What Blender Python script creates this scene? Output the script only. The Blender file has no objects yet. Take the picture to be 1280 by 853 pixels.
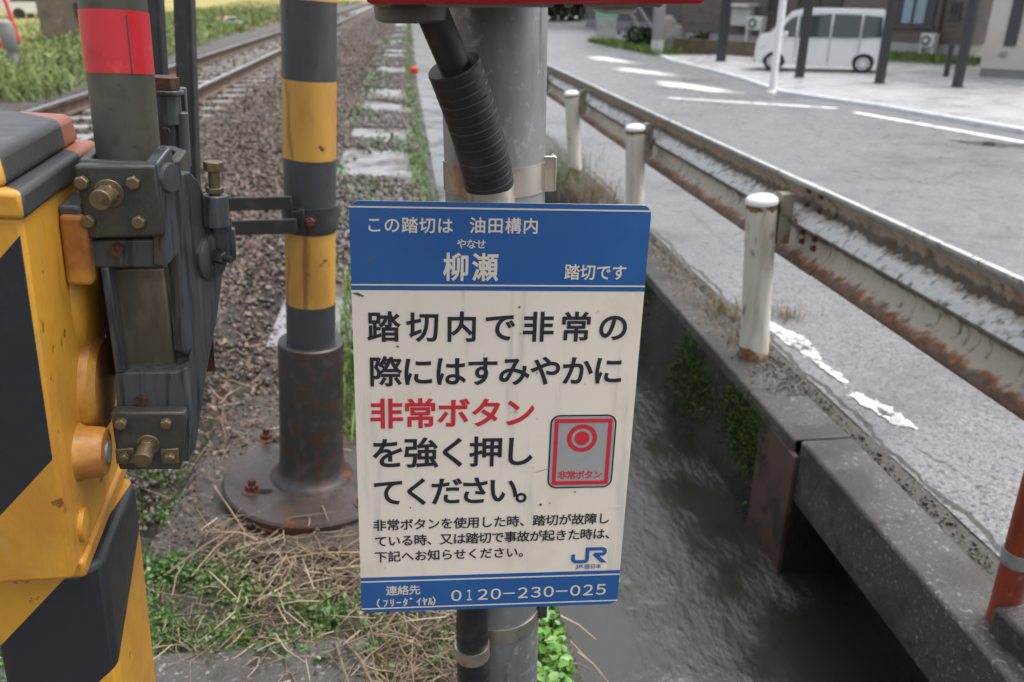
import bpy, math, random
import numpy as np
from mathutils import Vector, Matrix, Euler
rad = math.radians
random.seed(7)
rng = np.random.default_rng(7)
sc = bpy.context.scene
COL = sc.collection

# ------------------------------------------------------------------ camera, sky, sun, exposure
CAMH, F = 1.55, 1024.0
cam = bpy.data.cameras.new('camera')
cam.lens = 28.8; cam.sensor_width = 36; cam.clip_start = .02; cam.clip_end = 3000
cam.dof.use_dof = True; cam.dof.focus_distance = 1.10; cam.dof.aperture_fstop = 5.6
co = bpy.data.objects.new('camera', cam); COL.objects.link(co)
co.location = (0, 0, CAMH); co.rotation_euler = (rad(90 - 23.2), 0, rad(-6.55))
sc.camera = co
w = bpy.data.worlds.new('World'); sc.world = w; w.use_nodes = True
nt = w.node_tree; nt.nodes.clear()
sky = nt.nodes.new('ShaderNodeTexSky'); sky.sky_type = 'NISHITA'; sky.sun_disc = False
SUN_EL, SUN_AZ = rad(66), rad(80)
sky.sun_elevation = SUN_EL; sky.sun_rotation = SUN_AZ
sky.air_density = 1.0; sky.dust_density = 4.0; sky.ozone_density = 1.0
hs = nt.nodes.new('ShaderNodeHueSaturation'); hs.inputs['Saturation'].default_value = .30
bg = nt.nodes.new('ShaderNodeBackground'); bg.inputs['Strength'].default_value = .135
wo = nt.nodes.new('ShaderNodeOutputWorld')
nt.links.new(sky.outputs[0], hs.inputs['Color']); nt.links.new(hs.outputs[0], bg.inputs['Color'])
nt.links.new(bg.outputs[0], wo.inputs['Surface'])
sl = bpy.data.lights.new('sun', 'SUN'); sl.energy = 1.0; sl.angle = rad(45); sl.color = (1, .97, .92)
so = bpy.data.objects.new('sun', sl); COL.objects.link(so)
sd = Vector((math.sin(SUN_AZ) * math.cos(SUN_EL), math.cos(SUN_AZ) * math.cos(SUN_EL), math.sin(SUN_EL)))
so.rotation_euler = sd.to_track_quat('Z', 'Y').to_euler(); so.location = (0, 0, 30)
sc.view_settings.view_transform = 'Standard'; sc.view_settings.look = 'None'
sc.view_settings.gamma = 1; sc.view_settings.use_curve_mapping = False
sc.view_settings.exposure = 1.2

# ------------------------------------------------------------------ measuring helpers (camera model of the photograph)
CR = Euler((rad(90 - 23.2), 0, rad(-6.55))).to_matrix()
CO = Vector((0, 0, CAMH))
def ray(px, py): return CR @ Vector(((px - 640) / F, -(py - 426.5) / F, -1))
def hit(px, py, p0, n):
    d = ray(px, py); return CO + d * ((Vector(p0) - CO).dot(n) / d.dot(n))
def gz(px, py, z=0.): return hit(px, py, (0, 0, z), Vector((0, 0, 1)))
def gy(px, py, y): return hit(px, py, (0, y, 0), Vector((0, 1, 0)))
def gx(px, py, x): return hit(px, py, (x, 0, 0), Vector((1, 0, 0)))
RS, RY0, RY1 = -.018, 1.5, 25.
def zr(y): return RS * (min(max(y, RY0), RY1) - RY0)
def rd(px, py, add=0.):
    n = Vector((0, -RS, 1)); p = hit(px, py, (0, RY0, add), n)
    if p.y > RY1: p = gz(px, py, zr(RY1) + add)
    return p

# ------------------------------------------------------------------ materials
def lin(c): return tuple((x / 12.92 if x <= .04045 else ((x + .055) / 1.055) ** 2.4) for x in c)
def mat(name, base, rough=.5, metal=0., layers=(), bump=None, island=None, rough2=None, rscale=6, spec=.5, coat=0., coord='Object', trans=0., sheen=0):
    m = bpy.data.materials.new(name); m.use_nodes = True
    t = m.node_tree; N, L = t.nodes, t.links
    b = N['Principled BSDF']
    b.inputs['Roughness'].default_value = rough; b.inputs['Metallic'].default_value = metal
    b.inputs['Specular IOR Level'].default_value = spec
    if coat: b.inputs['Coat Weight'].default_value = coat; b.inputs['Coat Roughness'].default_value = .12
    tc = N.new('ShaderNodeTexCoord')
    def noise(scale, stretch=(1, 1, 1), detail=5, off=0.):
        mp = N.new('ShaderNodeMapping'); mp.inputs['Scale'].default_value = stretch
        mp.inputs['Location'].default_value = (off, off * 1.7, off * .6)
        L.new(tc.outputs[coord], mp.inputs['Vector'])
        n = N.new('ShaderNodeTexNoise'); n.inputs['Scale'].default_value = scale; n.inputs['Detail'].default_value = detail
        n.inputs['Roughness'].default_value = .6
        L.new(mp.outputs[0], n.inputs['Vector']); return n.outputs['Fac']
    def mixc(fac, a, c):
        x = N.new('ShaderNodeMix'); x.data_type = 'RGBA'
        if isinstance(fac, float): x.inputs[0].default_value = fac
        else: L.new(fac, x.inputs[0])
        for k, v in ((6, a), (7, c)):
            if isinstance(v, tuple): x.inputs[k].default_value = (*v, 1)
            else: L.new(v, x.inputs[k])
        return x.outputs[2]
    cur = tuple(base)
    if island is not None:
        g = N.new('ShaderNodeNewGeometry'); r = N.new('ShaderNodeValToRGB')
        els = r.color_ramp.elements
        cols = [tuple(base)] + [tuple(c) for c in island]
        while len(els) < len(cols): els.new(.5)
        for i, c in enumerate(cols):
            els[i].position = i / (len(cols) - 1); els[i].color = (*c, 1)
        L.new(g.outputs['Random Per Island'], r.inputs[0]); cur = r.outputs[0]
    for i, ly in enumerate(layers):
        c, s, lo, hi = ly[:4]; st = ly[4] if len(ly) > 4 else (1, 1, 1)
        mr = N.new('ShaderNodeMapRange'); mr.inputs[1].default_value = lo; mr.inputs[2].default_value = hi
        mr.interpolation_type = 'SMOOTHSTEP'
        L.new(noise(s, st, 6, 3.1 * i + len(name)), mr.inputs[0])
        cur = mixc(mr.outputs[0], cur, tuple(c))
    if isinstance(cur, tuple): b.inputs['Base Color'].default_value = (*cur, 1)
    else: L.new(cur, b.inputs['Base Color'])
    if rough2 is not None:
        mr = N.new('ShaderNodeMapRange'); mr.inputs[1].default_value = .35; mr.inputs[2].default_value = .65
        mr.inputs[3].default_value = rough; mr.inputs[4].default_value = rough2
        L.new(noise(rscale, off=9.), mr.inputs[0]); L.new(mr.outputs[0], b.inputs['Roughness'])
    if bump:
        bn = N.new('ShaderNodeBump'); bn.inputs['Strength'].default_value = bump[1]; bn.inputs['Distance'].default_value = bump[2] if len(bump) > 2 else .01
        L.new(noise(bump[0], bump[3] if len(bump) > 3 else (1, 1, 1), 8), bn.inputs['Height']); L.new(bn.outputs[0], b.inputs['Normal'])
    if trans: b.inputs['Transmission Weight'].default_value = trans
    m['cur'] = ''
    return m
def paint_over(m, color, conds):
    """paint a second colour where every plane condition (vector, lo, hi) on the object coordinate holds"""
    t = m.node_tree; N, L = t.nodes, t.links; b = N['Principled BSDF']
    tc = N.new('ShaderNodeTexCoord'); acc = None
    for v, lo, hi in conds:
        d = N.new('ShaderNodeVectorMath'); d.operation = 'DOT_PRODUCT'; d.inputs[1].default_value = v
        L.new(tc.outputs['Object'], d.inputs[0])
        a = N.new('ShaderNodeMath'); a.operation = 'GREATER_THAN'; a.inputs[1].default_value = lo; L.new(d.outputs['Value'], a.inputs[0])
        c = N.new('ShaderNodeMath'); c.operation = 'LESS_THAN'; c.inputs[1].default_value = hi; L.new(d.outputs['Value'], c.inputs[0])
        e = N.new('ShaderNodeMath'); e.operation = 'MULTIPLY'; L.new(a.outputs[0], e.inputs[0]); L.new(c.outputs[0], e.inputs[1])
        if acc is None: acc = e.outputs[0]
        else:
            f = N.new('ShaderNodeMath'); f.operation = 'MULTIPLY'; L.new(acc, f.inputs[0]); L.new(e.outputs[0], f.inputs[1]); acc = f.outputs[0]
    x = N.new('ShaderNodeMix'); x.data_type = 'RGBA'; L.new(acc, x.inputs[0])
    src = b.inputs['Base Color']
    if src.is_linked: L.new(src.links[0].from_socket, x.inputs[6])
    else: x.inputs[6].default_value = src.default_value
    x.inputs[7].default_value = (*color, 1)
    L.new(x.outputs[2], b.inputs['Base Color'])

RUST = (.16, .055, .025); DRUST = (.07, .03, .018)
M = {}
M['asphalt'] = mat('asphalt', (.14, .141, .145), .24, layers=[((.28, .28, .285), 120, .5, .60), ((.23, .23, .235), 42, .50, .62), ((.05, .05, .052), 50, .54, .64), ((.098, .098, .102), .7, .48, .72), ((.035, .035, .037), 85, .56, .66)], bump=(75, .8, .010), rough2=.48, rscale=5)
M['lot'] = mat('car_park_concrete', (.42, .425, .43), .18, layers=[((.40, .40, .405), .8, .45, .7), ((.35, .35, .35), 90, .6, .75)], bump=(120, .2, .004), rough2=.45, rscale=1.2)
M['kerbc'] = mat('kerb_concrete', (.62, .64, .66), .35, layers=[((.4, .4, .4), 5, .55, .75)], bump=(80, .3, .004))
M['conc'] = mat('wet_concrete', (.075, .068, .060), .28, layers=[((.24, .235, .225), 62, .565, .66), ((.045, .04, .034), 3.5, .45, .62), ((.04, .036, .028), 14, .56, .68), ((.03, .028, .025), 70, .62, .72)], bump=(140, .7, .006), rough2=.5, rscale=8)  # small pale specks paint wet sparkle into the colour
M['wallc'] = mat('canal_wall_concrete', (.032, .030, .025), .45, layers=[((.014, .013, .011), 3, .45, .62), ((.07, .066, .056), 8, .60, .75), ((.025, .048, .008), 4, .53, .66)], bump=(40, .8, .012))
M['foot'] = mat('brown_footing', (.052, .041, .033), .32, layers=[((.13, .115, .10), 60, .56, .66), ((.026, .021, .017), 6, .48, .66), ((.045, .05, .022), 9, .62, .72)], bump=(90, .8, .008), rough2=.5, rscale=14)  # fine pale layer stands for wet glints, put into the colour
M['dark'] = mat('damp_dark_concrete', (.014, .013, .012), .5, layers=[((.025, .023, .02), 9, .55, .7)], bump=(40, .6, .01))  # near-black base puts the shade of the hollow under the beam into colour
M['path'] = mat('path_concrete', (.21, .21, .215), .2, layers=[((.06, .045, .035), 1.6, .47, .56, (1, 1.1, 1)), ((.16, .15, .14), 9, .52, .66), ((.07, .055, .04), 26, .58, .66)], bump=(60, .4, .006), rough2=.4, rscale=4, coord='Object')
M['dirt'] = mat('dirt', (.05, .041, .032), .6, layers=[((.045, .036, .028), 7, .45, .62), ((.15, .13, .11), 40, .58, .7), ((.06, .075, .03), 3, .56, .68)], bump=(70, 1., .02), rough2=.35, rscale=12)
M['field'] = mat('field', (.34, .27, .075), .8, layers=[((.20, .22, .06), .05, .45, .55, (1, 3, 1)), ((.3, .24, .09), .11, .5, .6, (1, 2.5, 1)), ((.10, .08, .05), .3, .62, .7)], coord='Object')
M['bed'] = mat('ballast_bed', (.05, .038, .033), .7, layers=[((.03, .022, .018), 20, .45, .6), ((.10, .078, .07), 45, .55, .65)], bump=(55, 1., .04))
M['stone'] = mat('ballast_stone', (.024, .015, .010), .45, island=[(.050, .028, .018), (.075, .047, .033), (.034, .023, .018), (.125, .096, .08), (.07, .037, .024), (.05, .034, .027)], layers=[((.05, .035, .03), 30, .5, .7)])
M['litter'] = mat('grey_gravel', (.028, .022, .017), .35, island=[(.055, .045, .036), (.12, .105, .092), (.032, .022, .015), (.06, .043, .029)])
M['water'] = mat('canal_water', (.028, .0265, .021), .02, bump=(9, .42, .03, (1., .6, 1)), spec=1.)
bn_ = [n for n in M['water'].node_tree.nodes if n.bl_idname == 'ShaderNodeBump'][0]
tn_ = M['water'].node_tree.nodes.new('ShaderNodeTexNoise'); tn_.inputs['Scale'].default_value = 1.6; tn_.inputs['Detail'].default_value = 3
mr_ = M['water'].node_tree.nodes.new('ShaderNodeMapRange'); mr_.inputs[1].default_value = .42; mr_.inputs[2].default_value = .62; mr_.inputs[3].default_value = .14; mr_.inputs[4].default_value = 1.0
gc_ = M['water'].node_tree.nodes.new('ShaderNodeTexCoord'); M['water'].node_tree.links.new(gc_.outputs['Object'], tn_.inputs['Vector'])
M['water'].node_tree.links.new(tn_.outputs['Fac'], mr_.inputs[0]); M['water'].node_tree.links.new(mr_.outputs[0], bn_.inputs['Strength'])
M['moss'] = mat('moss', (.03, .06, .006), .8, island=[(.055, .10, .008), (.02, .038, .006), (.09, .14, .015), (.03, .05, .01)])
M['grass'] = mat('grass_blades', (.07, .13, .02), .55, island=[(.13, .2, .035), (.09, .16, .03), (.17, .22, .05), (.06, .11, .02)])
M['dgrass'] = mat('dry_grass', (.19, .14, .085), .6, island=[(.28, .21, .13), (.13, .095, .06), (.22, .15, .09), (.12, .13, .05)])
M['straw'] = mat('straw', (.34, .23, .13), .5, island=[(.44, .35, .25), (.15, .10, .065), (.28, .205, .135), (.08, .055, .04), (.34, .26, .18), (.18, .125, .085)])
M['leaf'] = mat('weed_leaves', (.035, .10, .02), .45, island=[(.065, .16, .03), (.04, .095, .025), (.10, .19, .04), (.05, .12, .035), (.15, .22, .06)])
M['leafb'] = mat('bright_leaves', (.08, .20, .03), .4, island=[(.12, .26, .045), (.07, .17, .03), (.17, .30, .06)])
M['weed'] = mat('tall_weeds', (.11, .19, .03), .6, island=[(.20, .28, .06), (.08, .15, .03), (.30, .33, .11), (.06, .11, .025), (.26, .22, .10)], layers=[((.045, .085, .02), .9, .50, .62), ((.26, .27, .10), .6, .58, .70)])
M['verge'] = mat('verge_grass', (.16, .17, .045), .7, island=[(.24, .21, .06), (.12, .15, .04), (.28, .23, .09), (.10, .13, .035)])
M['hedge'] = mat('dark_foliage', (.02, .035, .015), .6, island=[(.035, .055, .02), (.015, .028, .012), (.05, .07, .03)])
M['rail'] = mat('rail_side', (.10, .06, .04), .6, layers=[((.05, .03, .02), 6, .4, .6)])
M['railtop'] = mat('rail_head', (.55, .58, .63), .22, .9, layers=[((.35, .36, .38), 4, .5, .7)])
M['sleeper'] = mat('sleeper_concrete', (.25, .235, .22), .45, layers=[((.13, .11, .095), 5, .45, .65)], bump=(60, .4, .005))
M['white'] = mat('white_road_paint', (.78, .78, .78), .4, layers=[((.16, .16, .165), 5, .56, .66), ((.3, .3, .3), 40, .6, .7)])
M['worn'] = mat('worn_road_paint', (.74, .74, .73), .4, layers=[((.16, .16, .16), 12, .56, .62), ((.2, .2, .2), 45, .58, .64)])
M['postw'] = mat('guardrail_post_paint', (.58, .56, .49), .6, layers=[((.42, .39, .30), 14, .50, .70, (1, 1, .15)), ((.24, .11, .04), 13, .62, .70, (1, 1, .5)), ((.24, .22, .17), 26, .60, .74, (1, 1, .2))], bump=(30, .15, .004))
M['beam'] = mat('weathered_beam', (.42, .40, .33), .5, layers=[((.20, .19, .16), 9, .5, .66, (2.2, .45, 1)), ((.60, .60, .57), 22, .55, .7, (1, .6, .4)), ((.24, .085, .035), 5, .60, .70, (3, .35, 1.5)), ((.06, .05, .04), 16, .62, .72, (1, .6, .5))], bump=(50, .3, .004), rough2=.7)
M['beamdirt'] = mat('beam_grime', (.045, .038, .028), .7, layers=[((.15, .065, .03), 8, .5, .65, (2, .4, 1)), ((.25, .23, .19), 18, .62, .72)], bump=(70, .6, .006))
M['beamrust'] = mat('beam_rust', (.20, .075, .035), .7, layers=[((.06, .05, .03), 9, .5, .64), ((.33, .28, .2), 12, .6, .7)], bump=(70, .5, .005))
M['galv'] = mat('galvanised_steel', (.30, .31, .31), .42, .5, layers=[((.20, .205, .21), 9, .42, .66, (1, 1, .3)), ((.38, .39, .39), 60, .55, .7), ((.15, .145, .135), 20, .63, .74, (1.5, 1.5, .12)), ((.26, .17, .10), 9, .68, .78, (1.6, 1.6, .1))], rough2=.55, rscale=14, bump=(90, .12, .003))
M['stain'] = mat('stainless_band', (.52, .48, .42), .3, .8, layers=[((.33, .26, .2), 14, .52, .7)])
M['rubber'] = mat('black_rubber', (.018, .018, .020), .38, layers=[((.035, .036, .04), 20, .5, .7)], bump=(90, .15, .002))
M['black'] = mat('black_steel', (.028, .029, .031), .42, layers=[((.05, .05, .052), 18, .5, .7), ((.06, .035, .022), 10, .66, .76)], bump=(60, .25, .003))
M['yel'] = mat('pole_yellow', (.52, .285, .055), .42, layers=[((.40, .20, .045), 7, .46, .66, (1, 1, .35)), ((.22, .09, .035), 9, .57, .70, (2.4, 2.4, .22)), ((.10, .045, .03), 20, .66, .71)], bump=(50, .12, .003))
M['pblk'] = mat('pole_black', (.045, .047, .052), .42, layers=[((.07, .072, .078), 6, .48, .7, (1, 1, .4)), ((.03, .025, .022), 25, .6, .7)], bump=(50, .12, .003))
M['flange'] = mat('rusty_flange', (.050, .038, .034), .2, .1, layers=[((.10, .038, .02), 7, .52, .64), ((.03, .024, .021), 6, .5, .66), ((.085, .06, .05), 40, .58, .7)], bump=(60, .5, .004), rough2=.4)
M['sleeve'] = mat('black_sleeve', (.035, .034, .034), .32, .1, layers=[((.11, .05, .03), 7, .53, .66, (1, 1, .4)), ((.055, .03, .022), 18, .5, .62), ((.06, .055, .052), 26, .5, .7)], bump=(60, .4, .003), rough2=.5)
M['rustb'] = mat('rusty_bolt', (.10, .04, .025), .5, .2, layers=[((.05, .025, .02), 60, .5, .6)], bump=(200, .5, .002))
M['brass'] = mat('zinc_bolt', (.20, .155, .09), .38, .55, layers=[((.12, .09, .055), 60, .5, .66), ((.09, .05, .03), 120, .62, .7)], bump=(200, .3, .001))
M['olive'] = mat('olive_bracket', (.052, .052, .044), .45, .1, layers=[((.075, .074, .06), 14, .5, .68), ((.03, .031, .03), 30, .52, .7), ((.11, .10, .085), 90, .64, .72)], bump=(80, .35, .003))
M['slate'] = mat('slate_casting', (.075, .083, .088), .34, .1, layers=[((.035, .039, .042), 110, .50, .62, (1, 1, .08)), ((.13, .14, .145), 50, .58, .72, (1, 1, .15))], bump=(120, .4, .003, (1, 1, .15)))
M['armo'] = mat('arm_olive', (.062, .062, .044), .45, layers=[((.085, .083, .058), 18, .48, .7), ((.045, .044, .035), 60, .55, .7), ((.10, .05, .03), 24, .70, .76)])
M['armr'] = mat('arm_red_tape', (.55, .018, .028), .35, layers=[((.42, .015, .025), 12, .5, .7), ((.60, .05, .055), 40, .58, .7)], bump=(30, .2, .003))
M['weight'] = mat('bronze_weight', (.27, .225, .165), .4, .35, layers=[((.10, .085, .065), 10, .45, .66, (1, 1, .3)), ((.20, .17, .13), 50, .6, .72)])
def yellow_paint(n): return mat(n, (.62, .31, .032), .40, layers=[((.50, .225, .03), 5, .42, .64), ((.36, .14, .028), 8, .54, .72, (1.6, 1.6, .3)), ((.46, .27, .06), 40, .56, .70, (1, 1, .25)), ((.24, .075, .028), 24, .655, .70), ((.07, .045, .025), 34, .69, .73)], bump=(130, .30, .003, (1, 1, .5)), rough2=.5, rscale=30)
M['hub'] = mat('rusty_yellow', (.36, .145, .03), .45, layers=[((.30, .10, .03), 9, .45, .62), ((.16, .06, .03), 16, .58, .7), ((.52, .26, .04), 7, .56, .7)], bump=(80, .35, .003))  # rust, with the hub's shade also darkened into the yellow
BLK = (.022, .024, .028)
M['ybody'] = yellow_paint('machine_yellow'); M['yped'] = yellow_paint('pedestal_yellow'); M['ylid'] = yellow_paint('lid_yellow'); M['yplain'] = yellow_paint('hub_yellow')
M['orange'] = mat('faded_orange', (.36, .115, .05), .45, layers=[((.22, .07, .035), 12, .48, .66), ((.45, .2, .06), 30, .58, .7)], bump=(110, .3, .003))
M['cream'] = mat('sign_cream', (.78, .69, .575), .42, layers=[((.69, .60, .485), 8, .5, .72), ((.30, .17, .10), 26, .745, .77), ((.61, .56, .48), 30, .55, .7, (1, 1, .1)), ((.38, .32, .25), 60, .68, .76)])
M['blue'] = mat('sign_blue', (.020, .095, .29), .36, layers=[((.026, .11, .31), 3.5, .45, .65), ((.024, .11, .31), 10, .45, .7), ((.10, .06, .10), 40, .74, .77)])
M['rspot'] = mat('rust_spot', (.20, .06, .045), .6)
M['ink'] = mat('ink_navy', (.014, .013, .024), .6)
M['inkb'] = mat('ink_blue', (.02, .095, .32), .5)
M['red'] = mat('sign_red', (.55, .022, .04), .5)
M['lcream'] = mat('letter_cream', (.68, .60, .49), .5)
M['silver'] = mat('sign_silver', (.33, .33, .32), .5, layers=[((.29, .29, .28), 40, .5, .7)])
M['redbox'] = mat('box_red', (.45, .012, .022), .3, layers=[((.35, .012, .02), 9, .5, .7)])
M['grey'] = mat('grey_metal', (.30, .30, .29), .45, .2, layers=[((.2, .2, .19), 14, .5, .7)])
M['greyl'] = mat('pale_plastic', (.62, .62, .60), .4)
M['gland'] = mat('gland_olive', (.10, .10, .085), .45, layers=[((.07, .07, .06), 20, .5, .7)])
M['redpipe'] = mat('red_oxide_pipe', (.27, .05, .022), .4, layers=[((.17, .032, .018), 9, .48, .66, (1, 1, .4)), ((.33, .10, .05), 30, .6, .7), ((.08, .03, .02), 40, .66, .72)], bump=(60, .2, .003))
M['vanw'] = mat('van_white', (.66, .67, .67), .25, coat=.6)
M['glass'] = mat('dark_glass', (.045, .058, .058), .06, spec=.6)
M['tyre'] = mat('tyre', (.02, .02, .02), .7)
M['rim'] = mat('wheel_cover', (.62, .62, .62), .3, .4)
M['lamp'] = mat('lamp_glass', (.7, .72, .72), .1)
M['lampr'] = mat('tail_lamp', (.4, .02, .02), .2)
M['plate'] = mat('number_plate_yellow', (.65, .40, .03), .4)
M['blk'] = mat('black_plastic', (.025, .025, .027), .5)
M['cpost'] = mat('carport_post', (.032, .033, .038), .35, layers=[((.05, .05, .055), 5, .5, .7)])
M['wpost'] = mat('white_post', (.75, .75, .75), .35, layers=[((.6, .6, .6), 6, .5, .7)])
M['siding'] = mat('brown_siding', (.155, .125, .115), .6, layers=[((.11, .09, .085), 2, .45, .65, (1, 1, 8))], bump=(3, .5, .05, (.1, .1, 9)))
M['siding2'] = mat('grey_siding', (.105, .10, .10), .6, layers=[((.075, .072, .072), 2, .45, .65, (1, 1, 8))], bump=(3, .5, .05, (.1, .1, 9)))
M['found'] = mat('foundation', (.42, .42, .41), .6, layers=[((.33, .32, .31), 3, .5, .7)])
M['beige'] = mat('beige_render', (.52, .48, .43), .6, layers=[((.46, .42, .38), 1.5, .45, .7)], bump=(60, .2, .01))
M['found2'] = mat('grey_foundation', (.22, .22, .22), .6, layers=[((.17, .17, .17), 3, .5, .7)])
M['curtain'] = mat('pale_curtain', (.30, .40, .46), .6, layers=[((.22, .31, .37), 9, .45, .6, (6, 6, .1))])
M['wframe'] = mat('dark_window_frame', (.05, .05, .055), .4)
M['ac'] = mat('ac_white', (.66, .65, .62), .5, layers=[((.55, .54, .51), 6, .5, .7)])
M['block'] = mat('brown_block_wall', (.13, .095, .06), .7, layers=[((.09, .07, .05), 4, .45, .65), ((.09, .10, .045), 3, .56, .68)], bump=(20, .5, .02))
M['boulder'] = mat('garden_rock', (.33, .31, .28), .7, layers=[((.22, .2, .18), 3, .45, .62)], bump=(9, .8, .05))
M['poleg'] = mat('utility_pole_concrete', (.25, .245, .235), .6, layers=[((.19, .185, .175), 3, .5, .7)])
M['green'] = mat('green_sign', (.20, .42, .34), .4)
M['trunk'] = mat('bark', (.045, .036, .03), .8, layers=[((.09, .075, .06), 12, .5, .65, (1, 1, .2))], bump=(30, .7, .02, (1, 1, .2)))
M['hut'] = mat('old_block_hut', (.16, .13, .10), .8, layers=[((.10, .10, .05), 3, .5, .65), ((.22, .19, .16), 5, .58, .7)], bump=(12, .6, .03))
M['offw'] = mat('pale_wall', (.55, .55, .54), .6, layers=[((.45, .45, .44), 1, .5, .7)])
M['gate'] = mat('rusty_gate_plate', (.095, .055, .045), .5, layers=[((.045, .03, .028), 7, .45, .65), ((.12, .06, .04), 14, .62, .72)], bump=(50, .4, .004))
M['redcap'] = mat('red_marker', (.62, .05, .03), .4)
M['soil'] = mat('roadside_grit', (.06, .055, .048), .45, layers=[((.11, .105, .10), 70, .55, .68), ((.03, .03, .025), 10, .5, .66), ((.03, .045, .012), 9, .60, .68)], bump=(90, .9, .01), rough2=.3, rscale=20)

# ------------------------------------------------------------------ mesh helpers
class MB:
    def __init__(s): s.v = []; s.f = []; s.m = []
    def add(s, vs, fs, mi=0):
        o = len(s.v); s.v += [tuple(v) for v in vs]; s.f += [tuple(i + o for i in f) for f in fs]; s.m += [mi] * len(fs); return s
    def box(s, lo, hi, mi=0, T=None):
        (a, b, c), (d, e, f) = lo, hi
        vs = [(a, b, c), (d, b, c), (d, e, c), (a, e, c), (a, b, f), (d, b, f), (d, e, f), (a, e, f)]
        if T is not None: vs = [T @ Vector(v) for v in vs]
        return s.add(vs, [(0, 3, 2, 1), (4, 5, 6, 7), (0, 1, 5, 4), (1, 2, 6, 5), (2, 3, 7, 6), (3, 0, 4, 7)], mi)
    def tube(s, pts, r, n=16, mi=0, cap=True, twist=0.):
        pts = [Vector(p) for p in pts]; k = len(pts)
        rs = r if isinstance(r, (list, tuple)) else [r] * k
        vs = []; prev = None
        for i, p in enumerate(pts):
            d = (pts[min(i + 1, k - 1)] - pts[max(i - 1, 0)]).normalized()
            if d.length < .5: d = Vector((0, 0, 1))
            if prev is None:
                a = Vector((1, 0, 0)) if abs(d.x) < .9 else Vector((0, 1, 0)); u = (a - d * a.dot(d)).normalized()
            else: u = (prev - d * prev.dot(d)).normalized()
            prev = u; v = d.cross(u)
            for j in range(n):
                t = 2 * math.pi * j / n + twist; vs.append(p + (u * math.cos(t) + v * math.sin(t)) * rs[i])
        fs = [(i * n + j, i * n + (j + 1) % n, (i + 1) * n + (j + 1) % n, (i + 1) * n + j) for i in range(k - 1) for j in range(n)]
        if cap: fs += [tuple(range(n - 1, -1, -1)), tuple((k - 1) * n + j for j in range(n))]
        return s.add(vs, fs, mi)
    def cyl(s, p0, p1, r, r1=None, n=20, mi=0): return s.tube([p0, p1], [r, r if r1 is None else r1], n, mi)
    def lathe(s, prof, base=(0, 0, 0), axis=(0, 0, 1), n=32, mi=0):
        ax = Vector(axis).normalized(); b = Vector(base)
        a = Vector((1, 0, 0)) if abs(ax.x) < .9 else Vector((0, 1, 0)); u = (a - ax * a.dot(ax)).normalized(); v = ax.cross(u)
        vs = []
        for r, z in prof:
            for j in range(n):
                t = 2 * math.pi * j / n; vs.append(b + ax * z + (u * math.cos(t) + v * math.sin(t)) * r)
        k = len(prof)
        fs = [(i * n + j, i * n + (j + 1) % n, (i + 1) * n + (j + 1) % n, (i + 1) * n + j) for i in range(k - 1) for j in range(n)]
        fs += [tuple(range(n - 1, -1, -1)), tuple((k - 1) * n + j for j in range(n))]
        return s.add(vs, fs, mi)
    def prism(s, poly, o, u, v, w, mi=0):
        o, u, v, w = map(Vector, (o, u, v, w)); n = len(poly)
        vs = [o + u * a + v * b for a, b in poly] + [o + u * a + v * b + w for a, b in poly]
        fs = [tuple(range(n)), tuple(range(2 * n - 1, n - 1, -1))] + [(i + n, (i + 1) % n + n, (i + 1) % n, i) for i in range(n)]
        return s.add(vs, fs, mi)
    def hexbolt(s, p, d, r=.008, h=.006, wash=True, mi=0, stud=0., tw=.3):
        p, d = Vector(p), Vector(d).normalized()
        if wash: s.cyl(p - d * .0005, p + d * .0022, r * 1.35, n=20, mi=mi); p = p + d * .0022
        s.tube([p, p + d * h * .85, p + d * h], [r, r, r * .86], 6, mi, True, tw)
        if stud: s.cyl(p + d * (h - .001), p + d * (h + stud), r * .55, n=12, mi=mi)
        return s
    def build(s, name, mats, parent=None, smooth=True, bevel=0., seg=2, ang=38, fix=True):
        me = bpy.data.meshes.new(name); me.from_pydata(s.v, [], s.f); me.update()
        if not isinstance(mats, (list, tuple)): mats = [mats]
        for m in mats: me.materials.append(m)
        if len(mats) > 1: me.polygons.foreach_set('material_index', s.m)
        if fix:
            import bmesh
            bm = bmesh.new(); bm.from_mesh(me); bmesh.ops.recalc_face_normals(bm, faces=bm.faces); bm.to_mesh(me); bm.free()
        if smooth:
            me.shade_smooth(); me.set_sharp_from_angle(angle=rad(ang))
        o = bpy.data.objects.new(name, me); COL.objects.link(o)
        if parent is not None: o.parent = parent
        if bevel:
            b = o.modifiers.new('bevel', 'BEVEL'); b.width = bevel; b.segments = seg; b.limit_method = 'ANGLE'; b.angle_limit = rad(40); b.harden_normals = False
        return o
def tag(o, label=None, cat=None, group=None, kind=None):
    if label: o['label'] = label
    if cat: o['category'] = cat
    if group: o['group'] = group
    if kind: o['kind'] = kind
    return o
def empty(name, loc, rot=(0, 0, 0), label=None, cat=None, group=None):
    o = bpy.data.objects.new(name, None); COL.objects.link(o); o.location = loc; o.rotation_euler = rot; o.empty_display_size = .1
    return tag(o, label, cat, group)
def struct(o): o['kind'] = 'structure'; return o
def copy_tree(o, loc, rot=None, label=None):
    c = o.copy(); COL.objects.link(c); c.location = loc
    if rot is not None: c.rotation_euler = rot
    if label: c['label'] = label
    def kids(a, b):
        for ch in a.children:
            d = ch.copy(); COL.objects.link(d); d.parent = b; kids(ch, d)
    kids(o, c); return c
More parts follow.
